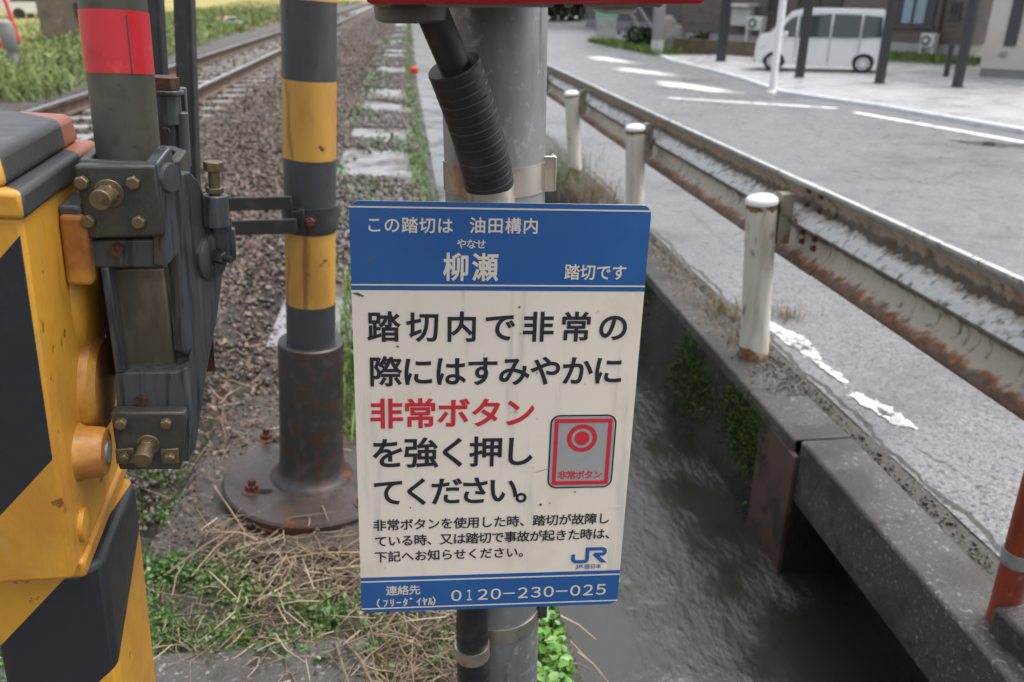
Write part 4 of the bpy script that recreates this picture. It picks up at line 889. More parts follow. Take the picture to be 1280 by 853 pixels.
q = S3(263, 320); mb = MB(); mb.lathe([(.032, 0), (.032, .006), (.027, .009), (.0, .010)], q, Sn, 36); dk = mb.build('pivot_disc', M['slate'], ar, ang=35)
q2 = q + Sn * .010; mb = MB(); mb.hexbolt(q2, Sn, .009, .010, stud=.010); mb.build('pivot_nut', M['black'], dk)
mb = MB(); mb.box((-.004, -.002, -.022), (.016, .010, .022), T=Matrix.Translation(q + Sn * .006 + Sd * .02 + Vector((0, 0, .012)))); mb.build('lock_tab', M['slate'], dk, bevel=.002)
q = S3(211, 222); mb = MB(); mb.lathe([(.018, 0), (.017, .005), (0, .006)], q + Sd * .0, Sn, 24); mb.build('plug', M['slate'], ar, ang=35)
# vertical bolts and link behind the casting
q = S3(252, 255, .012) + Sd * .012
mb = MB(); mb.tube([q + Vector((0, 0, -.03)), q + Vector((0, 0, .012))], .0165, 20); lk = mb.build('link_boss', M['slate'], ar, bevel=.002)
mb = MB(); mb.tube([q + Vector((0, 0, .012)), q + Vector((0, 0, .044))], .0072, 14); mb.tube([q + Vector((0, 0, .014)), q + Vector((0, 0, .021))], .0115, 6); mb.tube([q + Vector((0, 0, .042)), q + Vector((0, 0, .054))], .0128, 6); mb.build('link_bolt', M['brass'], lk, bevel=.001)
q3 = q + Sd * .012 + Vector((0, 0, -.02)); mb = MB(); mb.box((-.012, -.004, -.06), (.012, .004, 0), T=Matrix.Translation(q3)); mb.build('link_plate', M['slate'], ar, bevel=.002)
yq = .40
for (pts_, m_, nm) in ((((196, 122), (200, 200), .016), 'slate', 'rear_link'), (((226, 140), (229, 215), .013), 'slate', 'rear_link'), (((204, 138), (208, 215), .026), 'black', 'rear_rod')):
    a, b = mp(*pts_[0], 1, yq), mp(*pts_[1], 1, yq); mb = MB(); mb.tube([a, b], pts_[2] * .8, 16); mb.build(nm, M[m_], ar, bevel=.002)
a = mp(207, 128, 1, yq); mb = MB(); mb.tube([a + Vector((0, 0, -.03)), a + Vector((0, 0, .012))], .021, 24); mb.tube([a + Vector((0, 0, .012)), a + Vector((0, 0, .018))], .026, 24); hb = mb.build('rear_boss', M['slate'], ar, bevel=.001)
mb = MB(); mb.tube([a + Vector((0, 0, .018)), a + Vector((0, 0, .036))], .021, 6); mb.build('rear_bolt', M['rustb'], hb, bevel=.0015)
a, b = mp(206, 165, 1, yq - .02), mp(222, 143, 1, yq + .04); mb = MB(); mb.tube([a, b], .007, 12); mb.build('rear_handle', M['slate'], ar)
mb = MB(); mb.box((-.016, -.006, -.06), (.016, .006, .06), T=Matrix.Translation(mp(222, 160, 1, yq + .04))); mb.build('rear_plate', M['slate'], ar, bevel=.003)
a = mp(265, 455, 1, .30); mb = MB(); mb.box((-.02, -.003, -.012), (.004, .003, .11), T=Matrix.Translation(a)); mb.build('rusty_tab', M['rustb'], ar, bevel=.001)
# the arm tube with bands
ta, tb = mp(162, 200, 1, .192), mp(142, 12, 1, .210); td = (tb - ta).normalized()
def tz(py): return (mp(150, py, 1, .17) - ta).dot(td)
r0 = .0365
def seg(a, b, ra, rb, m, nm):
    mb = MB(); mb.tube([ta + td * a, ta + td * b], [ra, rb], 40); return mb.build(nm, m, ar, ang=50)
t1, t2 = tz(91), tz(12)
seg(-.02, t1, r0, r0 + .001, M['armo'], 'arm_tube'); seg(t1 - .001, t2, r0 + .0017, r0 + .0019, M['armr'], 'red_band'); seg(t2, t2 + .45, r0 + .001, r0 + .0, M['armo'], 'arm_tube')
seg(t2 + .45, t2 + .65, r0, r0, M['armr'], 'red_band'); seg(t2 + .65, t2 + 2.2, r0, r0 - .006, M['armo'], 'arm_tube')
s_ = ta + td * ((t1 + t2) / 2) + Vector((.020, -.0335, 0)); 
mb = MB(); mb.box((-.0006, -.0004, -(t2 - t1) / 2 + .001), (.0006, .0004, (t2 - t1) / 2 - .001), T=Matrix.Translation(s_) @ td.to_track_quat('Z', 'Y').to_matrix().to_4x4()); mb.build('tape_seam', M['pblk'], ar)

# ------------------------------------------------------------------ background on the right: van, posts, houses
vl = rd(1020, 90, .05)
cf, crt = Vector((.114, .9935, 0)), Vector((.9935, -.114, 0))
hd = (crt * -.90 + cf * .36).normalized()
van = empty('parked_van', (vl.x, vl.y, zr(vl.y) + .05), (0, 0, math.atan2(hd.y, hd.x)), 'small white box van parked side on in front of the brown house', 'van'); van.scale = (.87, .87, .79)
# local: x forward, y = left (towards the camera) ; near side wheels at y = 0, far side at y = -1.3
HWID = .735
def vside(x, z):   # lateral half width at a point of the side
    pin = max(0, x - 1.35) ** 2 * .9 + max(0, -x - 1.5) ** 2 * 1.2
    return HWID - max(0, z - .95) * .14 - pin - max(0, .35 - z) * .15
top_ = [(-1.66, .45), (-1.68, .95), (-1.60, 1.70), (-1.45, 1.765), (.0, 1.79), (.60, 1.77), (.84, 1.70), (1.34, 1.10), (1.60, 1.02), (1.68, .86), (1.70, .5)]
bot_ = [(1.66, .22), (1.42, .20)] + [(1.175 + .31 * math.cos(rad(a)), .26 + .31 * math.sin(rad(a))) for a in range(0, 181, 20)] + [(.8, .19), (-.8, .19)] + [(-1.175 + .31 * math.cos(rad(a)), .26 + .31 * math.sin(rad(a))) for a in range(0, 181, 20)] + [(-1.55, .22)]
prof_ = top_ + bot_; CY_ = -.65
mb = MB(); n = len(prof_)
vs = []
for sgn in (1, -1):
    for x, z in prof_: vs.append((x, CY_ + sgn * (vside(x, z) + .03), z))
for sgn in (.8, -.8):
    for x, z in prof_: vs.append((x + (.05 if x > 1.2 else (-.02 if x < -1.4 else 0)), CY_ + sgn * (vside(x, z) - .02), z + (.02 if z > 1.6 else 0)))
fs = []
for i in range(n):
    j = (i + 1) % n; fs += [(i, j, 2 * n + j, 2 * n + i), (n + j, n + i, 3 * n + i, 3 * n + j), (2 * n + i, 2 * n + j, 3 * n + j, 3 * n + i)]
fs += [tuple(range(n)), tuple(range(2 * n - 1, n - 1, -1))]
mb.add(vs, fs); mb.build('body', M['vanw'], van, ang=30)
def vpan(name, pts, m, off=.012, par=van, side=1):
    mb = MB(); a = [(x, CY_ + side * (vside(x, z) + .03 + off), z) for x, z in pts]; b = [(x, CY_ + side * (vside(x, z) + .025), z) for x, z in pts]; k = len(pts)
    mb.add(a + b, [tuple(range(k)), tuple(range(2 * k - 1, k - 1, -1))] + [(i, (i + 1) % k, k + (i + 1) % k, k + i) for i in range(k)]); return mb.build(name, m, par, smooth=False)
for pts in ([(.66, 1.0), (1.22, 1.0), (.84, 1.52), (.66, 1.60)], [(-.22, 1.0), (.60, 1.0), (.60, 1.60), (-.22, 1.66)], [(-.98, 1.0), (-.28, 1.0), (-.28, 1.66), (-.98, 1.64)], [(-1.54, 1.03), (-1.04, 1.0), (-1.04, 1.63), (-1.50, 1.58)]):
    vpan('window', pts, M['glass'])
mb = MB(); ws = [(.80, 1.665), (1.27, 1.12)]
mb.add([(.88, CY_ - .52, 1.67), (.88, CY_ + .52, 1.67), (1.345, CY_ + .60, 1.12), (1.345, CY_ - .60, 1.12)], [(0, 1, 2, 3)]); mb.v = [(a + .06, b, c + .02) for a, b, c in mb.v]; mb.build('windscreen', M['glass'], van, fix=False)
for xw, yw in ((1.175, 0), (-1.175, 0), (1.175, -1.3), (-1.175, -1.3)):
    s_ = 1 if yw == 0 else -1
    mb = MB(); mb.lathe([(.17, 0), (.25, .0), (.272, .02), (.275, .08), (.272, .13), (.25, .15), (.17, .15)], (xw, yw + s_ * .06, .275), (0, -s_, 0), 32); wh = mb.build('wheel', M['tyre'], van)
    mb = MB(); mb.lathe([(.19, 0), (.175, .02), (.06, .028), (.0, .03)], (xw, yw + s_ * .045, .275), (0, s_, 0), 24); mb.build('wheel_cover', M['rim'], wh, ang=30)
    mb = MB()
    for k in range(8):
        t = 6.283 * k / 8; mb.lathe([(.026, 0), (.026, .004)], (xw + .125 * math.cos(t), yw + s_ * .068, .275 + .125 * math.sin(t)), (0, s_, 0), 10)
    mb.build('cover_slots', M['blk'], wh)
vpan('headlight', [(1.42, .72), (1.62, .70), (1.60, .88), (1.40, .86)], M['lamp'], .02)
mb = MB(); mb.box((1.715, CY_ - .17, .42), (1.735, CY_ + .17, .58)); mb.build('number_plate', M['plate'], van)
mb = MB(); mb.box((1.66, CY_ - .45, .62), (1.728, CY_ + .45, .74)); mb.build('grille', M['blk'], van, bevel=.01)
mb = MB(); mb.box((1.60, CY_ - .55, .24), (1.722, CY_ + .55, .36)); mb.build('bumper_intake', M['blk'], van, bevel=.01)
vpan('tail_lamp', [(-1.66, .85), (-1.58, .85), (-1.56, 1.3), (-1.63, 1.3)], M['lampr'], .014)
for x in (.18, -.62): vpan('door_handle', [(x - .09, .90), (x + .05, .90), (x + .05, .935), (x - .09, .935)], M['vanw'], .03)
for x in (.63, -.25, -1.01): vpan('door_seam', [(x - .006, .26 if abs(x + 1.01) > .1 else .55), (x + .006, .26 if abs(x + 1.01) > .1 else .55), (x + .006, 1.0), (x - .006, 1.0)], M['blk'], .0065)
mb = MB(); mb.box((.86, CY_ + .74, 1.0), (.98, CY_ + .92, 1.16)); mb.build('wing_mirror', M['vanw'], van, bevel=.03)
# dark carport posts, white post, short post
for px, py, hgt, lb in ((901, 77, 3.0, 'dark square steel post beside the low block wall, furthest left of the van'), (999, 97, 3.0, 'dark square steel post standing in front of the front door of the van'), (1099, 104, 3.0, 'dark square steel post standing at the rear bumper of the van'), (1196, 109, 3.0, 'dark square steel post in front of the gap between brown and beige houses')):
    p = rd(px, py, .05); wd = .075 if px > 950 else .10
    t = empty('carport_post', (p.x, p.y, p.z), (0, 0, .5), lb, 'post', 'dark steel posts of the car park')
    mb = MB(); mb.box((-wd, -wd, 0), (wd, wd, hgt)); mb.build('shaft', M['cpost'], t, bevel=.008)
    mb = MB(); mb.box((-wd - .03, -wd - .03, -.01), (wd + .03, wd + .03, .012)); mb.build('base_plate', M['cpost'], t, bevel=.003)
p = rd(965, 116); t = empty('marker_post', p, (0, 0, 0), 'slim white round post standing at the corner of the kerb', 'post')
mb = MB(); mb.tube([(0, 0, 0), (0, 0, 1.6), (0, 0, 2.6)], .068, 20); mb.build('shaft', M['wpost'], t)
mb = MB(); mb.lathe([(.11, 0), (.10, .03), (.07, .05)], n=20); mb.build('foot', M['wpost'], t)
p = rd(1182, 96, .05); t = empty('bollard', p, (0, 0, .3), 'short dark bollard left of the last carport post', 'bollard')
mb = MB(); mb.tube([(0, 0, 0), (0, 0, .62)], .06, 16); mb.build('shaft', M['cpost'], t); mb = MB(); mb.lathe([(.062, .60), (.07, .63), (.05, .68), (0, .69)], n=16); mb.build('cap', M['blk'], t)
# brown house
P1, P2 = rd(1207, 77, .05), rd(850, 57, .05)
def house(name, P1, P2, depth, hgt, label, wallm, foundm, found_h, roof=True):
    P1, P2 = Vector((P1.x, P1.y, 0)), Vector((P2.x, P2.y, 0)); d = (P1 - P2); L_ = d.length; d.normalize(); nrm = Vector((d.y, -d.x, 0))
    if nrm.dot(-P1) < 0: nrm = -nrm
    zb = zr(25) - .1
    h = empty(name, (P2.x, P2.y, zb), (0, 0, math.atan2(d.y, d.x)), label, 'house')
    # local x along wall, y: away from camera is +
    mb = MB(); mb.box((0, 0, found_h), (L_, depth, hgt)); mb.build('wall', wallm, h)
    mb = MB(); mb.box((.02, .02, -.3), (L_ - .02, depth - .02, found_h)); mb.build('foundation', foundm, h)
    if roof:
        mb = MB(); mb.prism([(-.6, hgt + .02), (depth / 2, hgt + depth * .22), (depth + .6, hgt + .02), (depth + .6, hgt - .12), (-.6, hgt - .12)], (-.5, 0, 0), (0, 1, 0), (0, 0, 1), (L_ + 1, 0, 0)); mb.build('roof', M['wframe'], h)
    Ri = Matrix.Rotation(-math.atan2(d.y, d.x), 3, 'Z')
    def wp(px, py): q = hit(px, py, P2, nrm) - Vector((P2.x, P2.y, zb)); q = Ri @ q; return q.x, q.z
    return h, wp
hb, wp = house('brown_house', P1, P2, 8, 5.6, 'brown siding house behind the white van', M['siding'], M['found'], .62)
def hwin(h, wp, px0, py0, px1, py1, curtain=True, toph=2.2):
    x0, _ = wp(px0, py1); x1, zb = wp(px1, py1); zt = max(wp((px0 + px1) / 2, py0)[1], toph) if toph else wp((px0 + px1) / 2, py0)[1]
    mb = MB(); w_ = .07
    for a in ((x0 - w_, zb - w_, x1 + w_, zb), (x0 - w_, zt, x1 + w_, zt + w_), (x0 - w_, zb, x0, zt), (x1, zb, x1 + w_, zt), ((x0 + x1) / 2 - .03, zb, (x0 + x1) / 2 + .03, zt)): mb.box((a[0], -.06, a[1]), (a[2], .02, a[3]))
    f = mb.build('window', M['wframe'], h)
    mb = MB(); mb.box((x0, -.02, zb), (x1, -.008, zt)); mb.build('pane', M['curtain'] if curtain else M['glass'], f)
    if curtain:
        mb = MB(); ww = (x1 - x0) * .22; mb.box((x0 + .002, -.03, zb), (x0 + ww, -.021, zt)); mb.box((x1 - ww * .9, -.03, zb), (x1 - .002, -.021, zt)); mb.build('shutter', M['wframe'], f)
    mb = MB(); mb.box((x0 - .12, -.12, zb - .13), (x1 + .12, .02, zb - .072)); mb.build('sill', M['siding2'], f)
hwin(hb, wp, 1116, 0, 1164, 30)
hwin(hb, wp, 1000, 0, 1050, 6, False, 2.2)
hwin(hb, wp, 962, 0, 980, 14, False, 2.2)
hwin(hb, wp, 1190, 6, 1197, 18, False, 0)
x, z = wp(1174, 40); mb = MB(); mb.tube([(x, -.07, .1), (x, -.07, 5)], .045, 12); mb.build('drain_pipe', M['wframe'], hb)
x0, z0 = wp(919, 32); x1, z1 = wp(942, 32); mb = MB(); mb.box((x0, -.3, z0), (x1, 0, z0 + .62)); mb.build('meter_box', M['ac'], hb, bevel=.02)
x0, z0 = wp(916, 9); x1, _ = wp(950, 9); mb = MB(); mb.box((x0, -.7, z0 + .02), (x1, 0, z0 + .12)); mb.build('porch_canopy', M['ac'], hb, bevel=.02)
def ac(px0, px1, py0, py1, label):
    (x0, z0), (x1, _) = wp(px0, py1), wp(px1, py1); zt = wp(px0, py0)[1]
    mw = hb.matrix_basis @ Vector((0, 0, 0)); R_ = hb.rotation_euler.to_matrix(); hgt = zt - z0; wd = x1 - x0
    t = empty('air_conditioner', Vector(hb.location) + R_ @ Vector(((x0 + x1) / 2, -.45, z0)), hb.rotation_euler, label, 'air conditioner')
    mb = MB(); mb.box((-wd / 2, -.15, 0), (wd / 2, .15, hgt)); mb.build('case', M['ac'], t, bevel=.02)
    mb = MB(); mb.lathe([(hgt * .36, 0), (hgt * .36, .01), (.0, .012)], (-wd * .08, -.15, hgt / 2), (0, -1, 0), 28); f = mb.build('fan_grille', M['wframe'], t)
    mb = MB(); mb.lathe([(hgt * .2, 0), (hgt * .2, .006), (.0, .008)], (-wd * .08, -.163, hgt / 2), (0, -1, 0), 20); mb.build('fan_hub', M['ac'], f)
    mb = MB(); mb.box((-wd / 2, -.1, -(z0 - .1)), (-wd / 2 + .08, .1, 0)); mb.box((wd / 2 - .08, -.1, -(z0 - .1)), (wd / 2, .1, 0)); mb.build('stand', M['ac'], t)
ac(1160, 1178, 41, 58, 'white outdoor air conditioner under the curtained window of the brown house')
ac(944, 964, 20, 37, 'white outdoor air conditioner left of the van near the meter box')
# grey house beyond, pale yard wall in front of it
Q1, Q2 = rd(862, 44), rd(716, 36)
hg, wg = house('grey_house', Q1 + Vector((1.2, .5, 0)), Q2 + Vector((1.5, 4, 0)), 9, 6, 'grey brown house furthest along the right side of the road', M['siding2'], M['found2'], .5)
hwin(hg, wg, 800, 4, 812, 14, False, 0)
tt = rd(700, 34)
# beige house at the right edge
B1, B2 = rd(1222, 96, .05), rd(1283, 99, .05); dd = (B2 - B1).normalized()
be, wb = house('beige_house', B1 + dd * 9, B1, 8, 6.5, 'beige rendered house with a grey foundation at the right edge', M['beige'], M['found2'], .46)
xx, zz_ = wb(1262, 58); mb = MB(); mb.box((xx - .12, -.03, zz_), (xx + .12, .02, zz_ + 3.2)); mb.build('window', M['wframe'], be); 
xx, zz_ = wb(1254, 68); mb = MB(); mb.lathe([(.08, 0), (.08, .03), (.05, .05)], (xx, 0, zz_), (0, -1, 0), 16); mb.build('vent_cap', M['grey'], be)
pw = rd(1212, 60); t = MB(); t.box((-3, -.1, 0), (3, .1, 3.4)); o = t.build('far_house', M['offw']); o.location = (pw.x + 14, pw.y + 18, -.45); o.rotation_euler = (0, 0, -.6)
tag(o, 'pale distant building seen in the gap between the two houses', 'house'); t = MB(); t.box((-3.2, -3, 3.4), (3.2, 0, 3.6)); t.build('roof', M['wframe'], o); t = MB(); t.box((-1, -.13, 1.2), (.4, -.1, 2.4)); t.build('window', M['glass'], o)
# low block wall, boulder, utility pole, bush, sign
a, b = rd(843, 66), rd(944, 73)
d = (b - a); mb = MB(); mb.box((0, -.1, -.1), (d.length, .1, .42)); o = mb.build('block_wall', M['block'], bevel=.01); o.location = a; o.rotation_euler = (0, 0, math.atan2(d.y, d.x)); tag(o, 'low brown block wall left of the van beside the car park', 'wall')
mb = MB(); mb.box((0, -.12, .421), (d.length, .12, .47)); mb.build('wall_cap', M['block'], o)
p = rd(821, 68); t = empty('utility_pole', p, (0, 0, 0), 'round concrete utility pole with a pale foot at the road edge', 'utility pole')
mb = MB(); mb.tube([(0, 0, 0), (0, 0, 9)], [.19, .15], 24); mb.build('shaft', M['poleg'], t); mb = MB(); mb.tube([(0, 0, 0), (0, 0, .45)], [.205, .2], 24); mb.build('foot_wrap', M['offw'], t)
def rock(name, p, sx, sy, sz, m, label):
    import bmesh
    bm = bmesh.new(); bmesh.ops.create_icosphere(bm, subdivisions=3, radius=1)
    from mathutils import noise as mn
    for v in bm.verts:
        f = 1 + .35 * mn.noise(v.co * 1.3 + Vector((p.x, p.y, 0))) + .12 * mn.noise(v.co * 3.4); v.co = Vector((v.co.x * sx * f, v.co.y * sy * f, max(-.3, v.co.z) * sz * f))
    me = bpy.data.meshes.new(name); bm.to_mesh(me); bm.free(); me.materials.append(m); o = bpy.data.objects.new(name, me); COL.objects.link(o); o.location = p; me.shade_smooth(); me.set_sharp_from_angle(angle=rad(28)); return tag(o, label, 'rock')
rock('boulder', rd(834, 58), .85, .6, 1.05, M['boulder'], 'pale garden boulder behind the utility pole')
rock('boulder', rd(872, 52), .9, .5, .5, M['boulder'], 'low pale garden rock right of the utility pole')
def bush(name, p, r, hgt, n, m, label, cat='bush', sz=.1, group=None):
    t = empty(name, p, (0, 0, 0), label, cat, group)
    mb = MB()
    for k in range(5): a = 6.28 * k / 5; mb.tube([(0, 0, -.05), (r * .3 * math.cos(a), r * .3 * math.sin(a), hgt * .35), (r * .55 * math.cos(a), r * .55 * math.sin(a), hgt * .75)], [.02 * hgt, .015 * hgt, .006 * hgt], 6)
    mb.build('stem', M['trunk'], t)
    cs = np.stack([U(14, -.75, .75) * r, U(14, -.75, .75) * r, U(14, .2, .85) * hgt], 1); k = rng.integers(0, 14, n)
    P_ = cs[k] + rng.normal(0, .26, (n, 3)) * np.array([r, r, hgt * .55]); P_[:, 2] = np.clip(P_[:, 2], .02, None)
    leaves('foliage', P_, U(n, .6, 1.3) * sz, m, 1.0, t); return t
bush('garden_bush', rd(800, 60), .55, .75, 900, M['hedge'], 'dark rounded bush left of the utility pole', sz=.14)
bush('garden_bush', rd(868, 54) + Vector((.3, 1.2, 0)), .9, .95, 900, M['leaf'], 'light green bush behind the low rock', sz=.14)
bush('garden_bush', rd(872, 62), .35, .5, 400, M['hedge'], 'small dark bush behind the block wall', sz=.12)
p = rd(757, 50); t = empty('road_sign', p, (0, 0, -.2), 'small green board on a grey post with two stays beside the road', 'sign')
mb = MB(); mb.box((-.42, -.05, -.02), (.42, .06, .85)); mb.build('pedestal', M['found'], t, bevel=.02)
mb = MB(); mb.box((-.48, -.09, .86), (.48, -.05, 2.6)); mb.build('board', M['green'], t, bevel=.01)
mb = MB(); mb.tube([(.5, 0, 1.9), (1.7, .3, .0)], .05, 8); mb.build('stay', M['grey'], t); mb = MB(); mb.tube([(.9, 0, 1.9), (2.3, .3, .0)], .05, 8); mb.build('stay', M['grey'], t)
# greenery at the foot of the houses
n = 2600; t_ = rng.uniform(0, 1, n); a, b = rd(1100, 77), rd(1215, 84)
P_ = np.stack([a.x + (b.x - a.x) * t_ + rng.normal(0, .35, n), a.y + (b.y - a.y) * t_ + rng.normal(0, .35, n), np.full(n, zr(20) + .06)], 1)
tag(blades('grass', P_, U(n, .06, .22), U(n, .02, .05), M['grass']), 'green grass along the foot of the brown house', 'grass', kind='stuff')
n = 2600; t_ = rng.uniform(0, 1, n); a, b = rd(735, 53), rd(815, 69)
P_ = np.stack([a.x + (b.x - a.x) * t_ + np.abs(rng.normal(0, .6, n)), a.y + (b.y - a.y) * t_ + rng.normal(0, .3, n), np.full(n, zr(30) + .0)], 1)
tag(blades('grass', P_, U(n, .08, .28), U(n, .03, .06), M['grass']), 'grass verge at the road edge near the utility pole', 'grass', kind='stuff')
for k, (px, x_off) in enumerate(((690, 0), (706, 3.5), (722, 7))):
    q = rd(px, 30); bush('hedge_tree', q + Vector((1.0, 6 + k, 0)), 2.6, 3.6, 2600, M['hedge'], ('dark evergreen tree at the far bend of the road, leftmost of three', 'dark evergreen tree at the far bend, middle of three', 'dark evergreen tree at the far bend, nearest the grey house')[k], 'tree', .32, 'evergreen trees at the end of the road')

# ------------------------------------------------------------------ background on the left
n = 26000; y = 13.5 * (70 / 13.5) ** rng.uniform(0, 1, n); x = -5.5 - np.abs(rng.normal(0, 1.0, n)) * 4.2 - .06 * (y - 13); zg = np.zeros(n)
tag(blades('tall_grass', np.stack([x, y, zg], 1), U(n, .12, .62) * (.7 + .004 * y) * (1 + .45 * np.sin(x * 1.7 + y * .9)), U(n, .008, .022) * (1 + .03 * y), M['weed'], 1.0), 'tall green weeds growing beyond the far side of the track', 'weeds', kind='stuff')
n = 9000; y = 14 * (60 / 14) ** rng.uniform(0, 1, n); x = -6.2 - np.abs(rng.normal(0, 1.0, n)) * 4 - .06 * (y - 13)
tag(leaves('weed_foliage', np.stack([x, y, U(n, .03, .42)], 1), U(n, .03, .09), M['weed'], .9), 'broad leaved green weeds beyond the track', 'weeds', kind='stuff')
def gl(px, py, z=.05): return gz(px, py, z)
p = gl(92, 54); t = empty('block_hut', p, (0, 0, .25), 'old brown concrete block with a dark opening in the weeds', 'hut')
mb = MB(); mb.box((-.75, -.5, -.2), (.75, .5, 1.45)); hw_ = mb.build('wall', M['hut'], t, bevel=.04); mb = MB(); mb.box((.25, -.53, .75), (.55, -.499, 1.15)); mb.build('opening', M['blk'], t); mb = MB(); mb.box((-.82, -.55, 1.452), (.82, .55, 1.56)); mb.build('roof_slab', M['hut'], t, bevel=.03)
p = gl(22, 96); t = empty('track_device', p, (0, 0, .2), 'grey trackside switch stand with a leaning red rod among the weeds', 'switch stand')
mb = MB(); mb.tube([(0, 0, -.05), (0, 0, .45)], [.10, .07], 10); mb.build('stand', M['poleg'], t)
mb = MB(); mb.lathe([(.05, .4), (.13, .5), (.15, .75), (.12, .95), (.05, 1.0)], n=14); mb.build('housing', M['poleg'], t)
mb = MB(); mb.tube([(.16, 0, .62), (-.05, .1, 2.2)], .035, 10); mb.build('rod', M['redcap'], t)
p = gl(2, 88); t = empty('target_marker', p, (0, 0, .2), 'small red and white marker at the far left edge of the weeds', 'marker')
mb = MB(); mb.tube([(0, 0, 0), (0, 0, .5)], .03, 8); mb.build('stake', M['wpost'], t); mb = MB(); mb.lathe([(.12, 0), (.12, .03)], (0, -.03, .5), (0, -1, 0), 20); mb.build('disc', M['redcap'], t)
p = gl(186, 60, .1); t = empty('track_sign', p, (0, 0, .1), 'yellow plate on a dark post behind the red band of the arm', 'sign')
hgt = (gy(186, 14, p.y).z - p.z); mb = MB(); mb.tube([(0, 0, -.1), (0, 0, hgt + .9)], .09, 10); mb.build('post', M['black'], t); mb = MB(); mb.box((-.26, -.14, hgt), (.26, -.10, hgt + .9)); mb.build('yellow_plate', mat('plate_yellow', (.70, .50, .03), .4), t)
def tree(px, py, hgt, r, lab):
    p = gl(px, py); t = empty('tree', p, (0, 0, random.random()), lab, 'tree', 'trees beyond the weeds')
    mb = MB(); mb.tube([(0, 0, -.1), (.05, .02, hgt * .4), (.15, 0, hgt * .9)], [r, r * .8, r * .3], 10)
    for k in range(6): a = 1.1 * k; z_ = hgt * (.4 + .07 * k); mb.tube([(.05, 0, z_), (math.cos(a) * hgt * .18, math.sin(a) * hgt * .18, z_ + hgt * .2)], [r * .4, r * .12], 6)
    mb.build('trunk', M['trunk'], t)
    n = 2200; cs = np.stack([U(16, -.3, .3) * hgt, U(16, -.3, .3) * hgt, U(16, .5, 1.0) * hgt], 1); P_ = cs[rng.integers(0, 16, n)] + rng.normal(0, .06, (n, 3)) * hgt
    leaves('crown', P_, U(n, .2, .4), M['hedge'], 1.2, t)
tree(39, 22, 6, .20, 'dark tree trunk left of the old block hut'); tree(52, 21, 6.5, .26, 'thick dark tree trunk between hut and pale wall'); tree(88, 13, 5, .2, 'dark tree standing behind the old block hut')
q = gl(28, 9); mb = MB(); mb.box((-6, -.1, -.2), (6, .1, 2.0)); o = mb.build('garden_wall', M['offw']); o.location = q; o.rotation_euler = (0, 0, .35); tag(o, 'pale wall far away at the top left behind the trees', 'wall')
mb = MB(); mb.box((-6.05, -.14, 2.001), (6.05, .14, 2.1)); mb.build('wall_cap', M['found'], o)
q = gl(58, 24, 0); t = empty('old_car', q, (0, 0, .3), 'pale car parked far off beyond the weeds', 'car')
def farcar(t, m):
    mb = MB(); mb.prism([(-2, .3), (2, .3), (2.05, .75), (1.1, .9), (.6, 1.4), (-1.2, 1.42), (-1.9, .95), (-2.05, .8)], (0, -.8, 0), (1, 0, 0), (0, 0, 1), (0, 1.6, 0)); mb.build('body', m, t, bevel=.08)
    mb = MB(); mb.prism([(.98, .93), (.55, 1.34), (-1.15, 1.35), (-1.65, .97)], (0, -.82, 0), (1, 0, 0), (0, 0, 1), (0, .018, 0)); mb.build('window', M['glass'], t)
    for x in (-1.25, 1.25):
        mb = MB(); mb.lathe([(.2, 0), (.31, .01), (.31, .2), (.2, .2)], (x, -.82, .31), (0, 1, 0), 20); mb.build('wheel', M['tyre'], t)
farcar(t, M['vanw'])
for (px, py, m_, lb) in ((284, 33, M['redcap'], 'tiny red car far across the fields beyond the track'), (291, 34, M['vanw'], 'tiny white car far across the fields beside the red one')):
    q = gz(px, py, 0); t = empty('distant_car', q, (0, 0, .4), lb, 'car', 'cars far across the fields'); t.scale = (.2, .2, .3); farcar(t, m_)
# strips of grass on the fields
n = 9000; y = 24 * (140 / 24) ** rng.uniform(0, 1, n); x = -6.6 - rng.uniform(0, 1, n) * (2 + .12 * y)
tag(blades('verge_grass', np.stack([x, y, np.zeros(n)], 1), U(n, .06, .22), U(n, .03, .07) * (1 + .02 * y), M['verge'], .7), 'grass verge between the track and the yellow fields', 'grass', kind='stuff')

# ------------------------------------------------------------------ plants and litter close by
n = 9000; y = 3.0 * (46 / 3.0) ** rng.uniform(0, 1, n); c_ = np.array([cl(a) for a in y]); x = c_ - .13 + rng.normal(0, .05, n) * (1 + .8 * (np.sin(y * 2.3) > .2)); x = np.minimum(x, c_ - .015)
tag(blades('path_grass', np.stack([x, y, np.full(n, .0)], 1), U(n, .03, .085) * (1 + .006 * y), U(n, .005, .011) * (1 + .05 * y), M['grass'], .7), 'green grass growing along the edge of the path by the canal', 'grass', kind='stuff')
n = 1800; y = U(n, 2.6, 4.6); x = U(n, -.42, .12) + .0 * y
tag(blades('grass', np.stack([x, y, np.zeros(n)], 1), U(n, .05, .20), U(n, .006, .012), M['grass'], .5), 'bright green grass tuft behind the striped pole', 'grass', kind='stuff')
P_ = []
for k in range(13):
    cy_ = 4.5 * (34 / 4.5) ** random.random(); cx_ = random.uniform(-1.0, -.2); m_ = 90
    P_.append(np.stack([rng.normal(cx_, .12, m_), rng.normal(cy_, .12 + .02 * cy_, m_), np.abs(rng.normal(.04, .02, m_))], 1))
P_ = np.concatenate(P_); tag(leaves('weeds', P_, U(len(P_), .015, .035) * (1 + .08 * P_[:, 1]), M['leaf'], .7), 'clumps of small green weeds on the concrete path', 'weeds', kind='stuff')
n = 9000; y = 3.4 * (40 / 3.4) ** rng.uniform(0, 1, n); x = U(n, -.9, .0); k = (np.sin(y * 3.1 + x * 2) + np.sin(y * 1.3)) > -.1; x, y = x[k], y[k]
